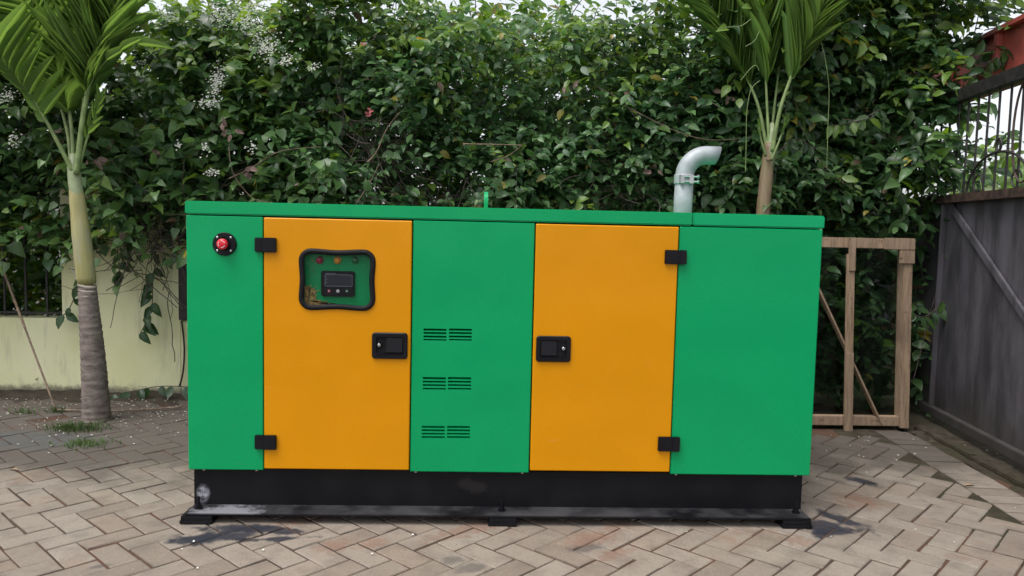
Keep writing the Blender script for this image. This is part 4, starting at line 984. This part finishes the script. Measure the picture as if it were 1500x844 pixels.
# ------------------------------------------------------------------ palms
def leaflet_mesh(k, droop, wide):
    n = 7; vs = []; fs = []
    for i in range(n+1):
        t = i/n; w = 0.5*wide*(min(1, t*4+0.22))*(1-t)**0.6*1.15 + 0.004; z = -droop*t**2; y = t*(1-0.25*droop*t)
        vs += [(-w, y, z+w*0.35), (0, y, z-w*0.18), (w, y, z+w*0.35)]
    for i in range(n):
        a = i*3; fs += [(a, a+1, a+4, a+3), (a+1, a+2, a+5, a+4)]
    me = bpy.data.meshes.new('leaflet'); me.from_pydata(vs, [], fs); me.materials.append(M['frond'])
    for p in me.polygons: p.use_smooth = True
    return me
LFM = [leaflet_mesh(k, d, 1.0) for k, d in enumerate((0.05, 0.12, 0.22, 0.35, 0.6))]
def frond(palm, pts, r0, n, t0, lens, angs, wid, nrm=(0, -1, 0.15), sides=(1, -1), jit=0.12, variants=(0, 1, 2), lateral=0.0, t1=1.0):
    cl = bez([Vector(p) for p in pts], 8); m = len(cl)
    fr_ = MB().tube(cl, [r0*(1-0.82*i/(m-1)) for i in range(m)], 8).build('frond', M['rachis'], palm, smooth=True)
    nrm = Vector(nrm).normalized()
    for sd_i, s in enumerate(sides):
        for k in range(n):
            t = t0 + (t1-t0)*(k+0.5*(s > 0))/n
            if t > 0.995: continue
            i = min(m-2, int(t*(m-1))); f = t*(m-1)-i; p = cl[i].lerp(cl[i+1], f); tan = (cl[i+1]-cl[i]).normalized()
            side = tan.cross(nrm).normalized()*s; q = (t-t0)/max(1e-6, 1-t0)
            a = math.radians(angs[sd_i][0] + (angs[sd_i][1]-angs[sd_i][0])*q) + rnd.gauss(0, jit*0.6)
            d = (tan*math.cos(a) + side*math.sin(a) + nrm*(0.12 + rnd.gauss(0, jit))).normalized()
            L_ = (lens[sd_i][0] + (lens[sd_i][1]-lens[sd_i][0])*q)*rnd.uniform(0.88, 1.1)
            zax = (nrm + Vector((rnd.gauss(0, .25), 0, 0.5+rnd.gauss(0, .2)))); x = d.cross(zax).normalized(); z = x.cross(d)
            w = wid*rnd.uniform(0.8, 1.15)
            o = bpy.data.objects.new('leaflet', LFM[rnd.choice(variants)]); C.objects.link(o); o.parent = fr_
            o.matrix_parent_inverse = Matrix.Identity(4)
            Mx = Matrix(((x.x*w, d.x*L_, z.x*L_, p.x), (x.y*w, d.y*L_, z.y*L_, p.y), (x.z*w, d.z*L_, z.z*L_, p.z), (0, 0, 0, 1)))
            o.matrix_basis = Matrix.Identity(4); o.matrix_parent_inverse = Matrix.Translation(-palm.location) @ Matrix.Identity(4) if False else Matrix.Identity(4)
            o.matrix_basis = Mx
    return fr_
def trunk(palm, pts, radii, ringstep, mat, name='trunk'):
    cl = bez([Vector(p) for p in pts], 10); n = len(cl); dense = []; rad = []
    L_ = sum((cl[i+1]-cl[i]).length for i in range(n-1)); m = max(12, int(L_/ringstep*4))
    for k in range(m+1):
        f = k/m*(n-1); i = min(n-2, int(f)); p = cl[i].lerp(cl[i+1], f-i); dense.append(p)
        ff = k/m*(len(radii)-1); j = min(len(radii)-2, int(ff)); r_ = radii[j] + (radii[j+1]-radii[j])*(ff-j)
        rad.append(r_*(1 + (0.035 if k % 4 == 0 else -0.02 if k % 4 == 1 else 0)*(1 if ringstep < 0.2 else 0)) + rnd.gauss(0, 0.0006))
    return MB().tube(dense, rad, 20).build(name, mat, palm, smooth=True)
pb = PG(141, 616); YPm = pb.y
P_ = lambda u, v, dy=0.0: PY(u, v, YPm+dy)
ppx = (PY(741, 500, YPm).x - PY(740, 500, YPm).x)        # metres per pixel at the palm
palm = empty('palm_tree', (0, 0, 0)); tag(palm, 'young palm with ringed grey trunk and yellow crownshaft in front of the cream wall', 'palm')
trunk(palm, [pb - Vector((0, 0, 0.05)), P_(141, 600), P_(136, 520), P_(131, 460), P_(127.5, 418)], [21*ppx, 18.5*ppx, 16*ppx, 13.5*ppx, 11.5*ppx], 0.034, M['bark'])
for v in (419, 426, 434): 
    u = 127.5 + (v-418)*0.085; MB().tube([P_(u-.3, v+2.4), P_(u, v+1.6), P_(u, v-1.6), P_(u+.3, v-2.4)], [11.2*ppx, 12.2*ppx, 12.2*ppx, 11.2*ppx], 20).build('leaf_scar', M['scar'], palm, smooth=True)
trunk(palm, [P_(127.5, 417), P_(121, 360), P_(114, 300), P_(109, 258)], [11.8*ppx, 12.8*ppx, 12.4*ppx, 10.8*ppx, 9*ppx, 6.5*ppx], 0.5, M['shaft_yellow'], 'crownshaft')
shg = simple('crownshaft_green', (0.26, 0.31, 0.17), 0.5, var=0.2)
MB().tube([P_(119, 345, -.012), P_(115, 305, -.008), P_(110.5, 270), P_(107.5, 246), P_(107, 225)], [3*ppx, 7.5*ppx, 9.3*ppx, 8*ppx, 4*ppx], 16).build('leaf_sheath', shg, palm, smooth=True)
frond(palm, [P_(106, 250, -.02), P_(80, 200, -.06), P_(52, 150, -.10), P_(20, 108, -.14), P_(-4, 78, -.16)], 0.013, 8, 0.36, [(0.22, 0.34), (0.10, 0.26)], [(60, 66), (12, 24)], 0.056, sides=(1, -1), variants=(0, 1, 2), jit=0.08)
frond(palm, [P_(112, 255, -.03), P_(122, 170, -.05), P_(136, 105, -.07), P_(160, 52, -.08), P_(190, -10, -.06), P_(235, -80, 0.0)], 0.017, 44, 0.30, [(0.26, 0.36), (0.46, 0.62)], [(14, 24), (46, 62)], 0.034, sides=(1, -1), variants=(0, 1, 2))
frond(palm, [P_(115, 250, -.02), P_(127, 205, -.03), P_(141, 170, -.05), P_(150, 138, -.06)], 0.009, 5, 0.35, [(0.10, 0.06), (0.14, 0.08)], [(28, 20), (30, 20)], 0.022, variants=(0, 1))
frond(palm, [P_(108, 250), P_(104, 180, .05), P_(92, 110, .10), P_(68, 40, .14), P_(28, -40, .16)], 0.012, 28, 0.30, [(0.40, 0.5), (0.40, 0.5)], [(50, 50), (48, 52)], 0.040, variants=(0, 1, 2))
frond(palm, [P_(104, 245, .03), P_(97, 185, .06), P_(70, 100, .12), P_(45, 20, .16), P_(10, -60, .2)], 0.011, 12, 0.45, [(0.35, 0.45), (0.35, 0.45)], [(48, 50), (44, 50)], 0.036, variants=(0, 1, 2))
frond(palm, [P_(113, 250, .02), P_(118, 190, .04), P_(124, 120, .08), P_(130, 40, .12), P_(128, -40, .14)], 0.011, 16, 0.50, [(0.40, 0.45), (0.38, 0.45)], [(44, 50), (46, 50)], 0.038, variants=(0, 1, 2))
# drooping single leaflets on the right
frond(palm, [P_(124, 140, -.08), P_(150, 95, -.12), P_(185, 72, -.14), P_(226, 60, -.16)], 0.003, 2, 0.2, [(0.22, 0.16), (0.22, 0.16)], [(6, 8), (4, 6)], 0.045, sides=(1, -1), variants=(1, 2))
# right palm, behind the generator
YQ = 1.48
Q_ = lambda u, v, dy=0.0: PY(u, v, YQ+dy)
palm2 = empty('palm_tree', (0, 0, 0)); tag(palm2, 'palm rising behind the generator beside the exhaust pipe, narrow feathery fronds', 'palm')
q0_ = Q_(1118, 308); gb = Vector((q0_.x-0.01, YQ, -0.03))
trunk(palm2, [gb, Vector((q0_.x-0.005, YQ, 0.45)), Vector((q0_.x-0.002, YQ, 0.85))], [0.075, 0.06, 0.05], 0.04, M['bark'])
trunk(palm2, [Vector((q0_.x-0.002, YQ, 0.84)), Q_(1117.5, 315), Q_(1121, 275), Q_(1124, 240), Q_(1128, 210)], [0.046, 0.040, 9.5*ppx, 9.5*ppx, 8.5*ppx, 7*ppx], 0.5, M['shaft_brown'], 'crownshaft')
MB().tube([Q_(1124, 250), Q_(1128, 222), Q_(1130, 200), Q_(1131, 180)], [8.4*ppx, 8.4*ppx, 6.5*ppx, 3*ppx], 16).build('leaf_sheath', shg, palm2, smooth=True)
frond(palm2, [Q_(1131, 222, -.03), Q_(1143, 160, -.05), Q_(1162, 105, -.07), Q_(1186, 48, -.08), Q_(1212, -12, -.06), Q_(1250, -90, 0)], 0.013, 38, 0.36, [(0.26, 0.42), (0.42, 0.55)], [(20, 30), (26, 46)], 0.021, sides=(1, -1), variants=(0, 1, 2), jit=0.08)
frond(palm2, [Q_(1124, 222, .02), Q_(1112, 160, .03), Q_(1092, 110, .05), Q_(1062, 55, .07), Q_(1025, -5, .08), Q_(975, -80, .08)], 0.011, 38, 0.34, [(0.42, 0.55), (0.10, 0.45)], [(28, 46), (10, 36)], 0.021, sides=(1, -1), variants=(0, 1, 2), jit=0.08)
frond(palm2, [Q_(1127, 220, -.01), Q_(1124, 165, -.01), Q_(1121, 100, 0), Q_(1116, 20, 0.02), Q_(1105, -60, .04)], 0.010, 26, 0.42, [(0.36, 0.45), (0.36, 0.45)], [(18, 32), (18, 32)], 0.019, variants=(0, 1))
frond(palm2, [Q_(1128, 220, .03), Q_(1134, 160, .05), Q_(1142, 90, .08), Q_(1150, 10, .1), Q_(1160, -70, .1)], 0.010, 22, 0.46, [(0.36, 0.45), (0.36, 0.45)], [(20, 34), (20, 34)], 0.019, variants=(0, 1))
frond(palm2, [Q_(1122, 228, -.02), Q_(1115, 205, -.04), Q_(1111, 178, -.05)], 0.010, 2, 0.6, [(0.05, 0.05), (0.05, 0.05)], [(10, 10), (10, 10)], 0.012, variants=(0,))
frond(palm2, [Q_(1130, 235, -.03), Q_(1142, 205, -.05), Q_(1150, 180, -.05)], 0.009, 2, 0.6, [(0.08, 0.08), (0.08, 0.08)], [(10, 10), (10, 10)], 0.014, variants=(0,))
for px in ([(1190, 30), (1205, 70), (1214, 125), (1213, 180), (1211, 246)], [(1113, 118), (1100, 132), (1094, 165), (1093, 210), (1092, 252)], [(1062, 40), (1085, 38), (1100, 28)], [(1092, 68), (1105, 60), (1112, 46)], [(1085, 118), (1100, 100), (1108, 96), (1112, 104)]):
    MB().tube(bez([Q_(u, v, -0.10) for u, v in px], 8), 0.0017, 5).build('fibre', M['rachis'], palm2)

# ------------------------------------------------------------------ small things on the ground and the wall
p0, p1 = PY(-6, 366, WY-0.03), PG(82, 603)
tag(MB().tube(bez([p0, p0.lerp(p1, .5) + Vector((0.01, 0, -0.03)), p1 + Vector((0, 0, 0.012))], 10), [0.008]*10 + [0.006]*11, 7).build('dry_stick', M['stick'], smooth=True), 'thin dry stick leaning against the cream wall', 'stick')
tag(MB().tube(bez([PY(266, 470, WY-0.015), PY(270, 510, WY-0.02), PY(268, 545, WY-0.02), PY(263, 566, WY-0.03)], 8), 0.006, 8).build('cable', M['cable'], smooth=True), 'black cable hanging down the cream wall next to the generator', 'cable')
a, b = PG(85, 604), PG(265, 600)
tag(MB().tube(bez([a + Vector((0, 0, .015)), a.lerp(b, .5) + Vector((0, -0.05, .012)), b + Vector((0, 0, .015))], 8), 0.006, 6).build('root', M['stick'], smooth=True), 'long dry root lying on the soil behind the palm trunk', 'root')
def tuft(u, v, n, rad_, h):
    c = PG(u, v); vs = []; fs = []
    for k in range(n):
        a = rnd.uniform(0, 6.28); q = c + Vector((rnd.gauss(0, rad_), rnd.gauss(0, rad_*0.6), 0)); l = h*rnd.uniform(0.5, 1.2); d = Vector((math.cos(a), math.sin(a), 0)); w = Vector((-d.y, d.x, 0))*rnd.uniform(.0015, .003)
        i = len(vs); vs += [q-w, q+w, q+d*l*.3+Vector((0, 0, l*.6))+w*.8, q+d*l*.3+Vector((0, 0, l*.6))-w*.8, q+d*l*.8+Vector((0, 0, l*.75))]; fs += [(i, i+1, i+2, i+3), (i+3, i+2, i+4)]
    return MB().add(vs, fs).build('grass_tuft', M['grass'])
tag(tuft(113, 629, 300, 0.07, 0.05), 'thick tuft of green grass at the foot of the ringed palm trunk', 'grass', 'grass tufts by the palm', 'stuff')
tag(tuft(127, 652, 200, 0.065, 0.035), 'low flattened grass growing between pavers in front of the palm', 'grass', 'grass tufts by the palm', 'stuff')
tag(tuft(82, 604, 60, 0.03, 0.045), 'small grass tuft at the lower end of the dry stick', 'grass', 'grass tufts by the palm', 'stuff')
tag(tuft(36, 606, 45, 0.035, 0.05), 'small weedy tuft on the soil left of the dry stick', 'grass', 'grass tufts by the palm', 'stuff')
mb = MB()
def petal(x, y, z=0.004):
    s = rnd.uniform(0.004, 0.0085); a = rnd.uniform(0, 6.28); z += rnd.uniform(0, 0.004)
    v = [Vector((math.cos(a+q)*s*(1 if i % 2 else 0.6), math.sin(a+q)*s*(1 if i % 2 else .6), 0.002*(i % 2))) for i, q in enumerate((0, 1.57, 3.14, 4.71))]
    mb.add([Vector((x, y, z)) + q for q in v], [(0, 1, 2, 3)])
for k in range(230):
    u, v = rnd.uniform(-10, 275), 588 + abs(rnd.gauss(0, 1))*26
    if v < 690: p = PG(u, v); petal(p.x, p.y, 0.016 if p.y > 1.85 else 0.004)
for k in range(26):
    p = PG(rnd.uniform(1190, 1500), rnd.choice((rnd.uniform(640, 680), rnd.uniform(640, 800)))); petal(p.x, p.y, 0.012)
for k in range(8):
    p = PG(rnd.uniform(0, 1500), rnd.uniform(775, 840)); petal(p.x, p.y)
o = mb.build('fallen_petals', M['petal']); tag(o, 'tiny white petals scattered over soil and paving', 'petals', kind='stuff')
def litter(u, v, L_, rot, label, z=0.006):
    p = PG(u, v); o = bpy.data.objects.new('fallen_leaf', DT2); C.objects.link(o); o.matrix_world = Matrix.Translation(p + Vector((0, 0, z))) @ Matrix.Rotation(rot, 4, 'Z') @ Matrix.Scale(L_, 4); tag(o, label, 'leaf')
DT2 = leaf_mesh('fallen_leaf', 'long', A3(0, 0, 0)[None], A3(0, 1, 0)[None], A3(0, 0, 1)[None], np.ones(1), np.full(1, 0.35), A3(0.2, 0.13, 0.1)[None], simple('straw_leaf', (0.34, 0.25, 0.14), 0.8))
litter(1412, 713, 0.07, -1.3, 'straw coloured fallen leaf on the paving near the edging bricks')
litter(26, 690, 0.05, 1.2, 'small dry fallen leaf on the paving left of the generator')
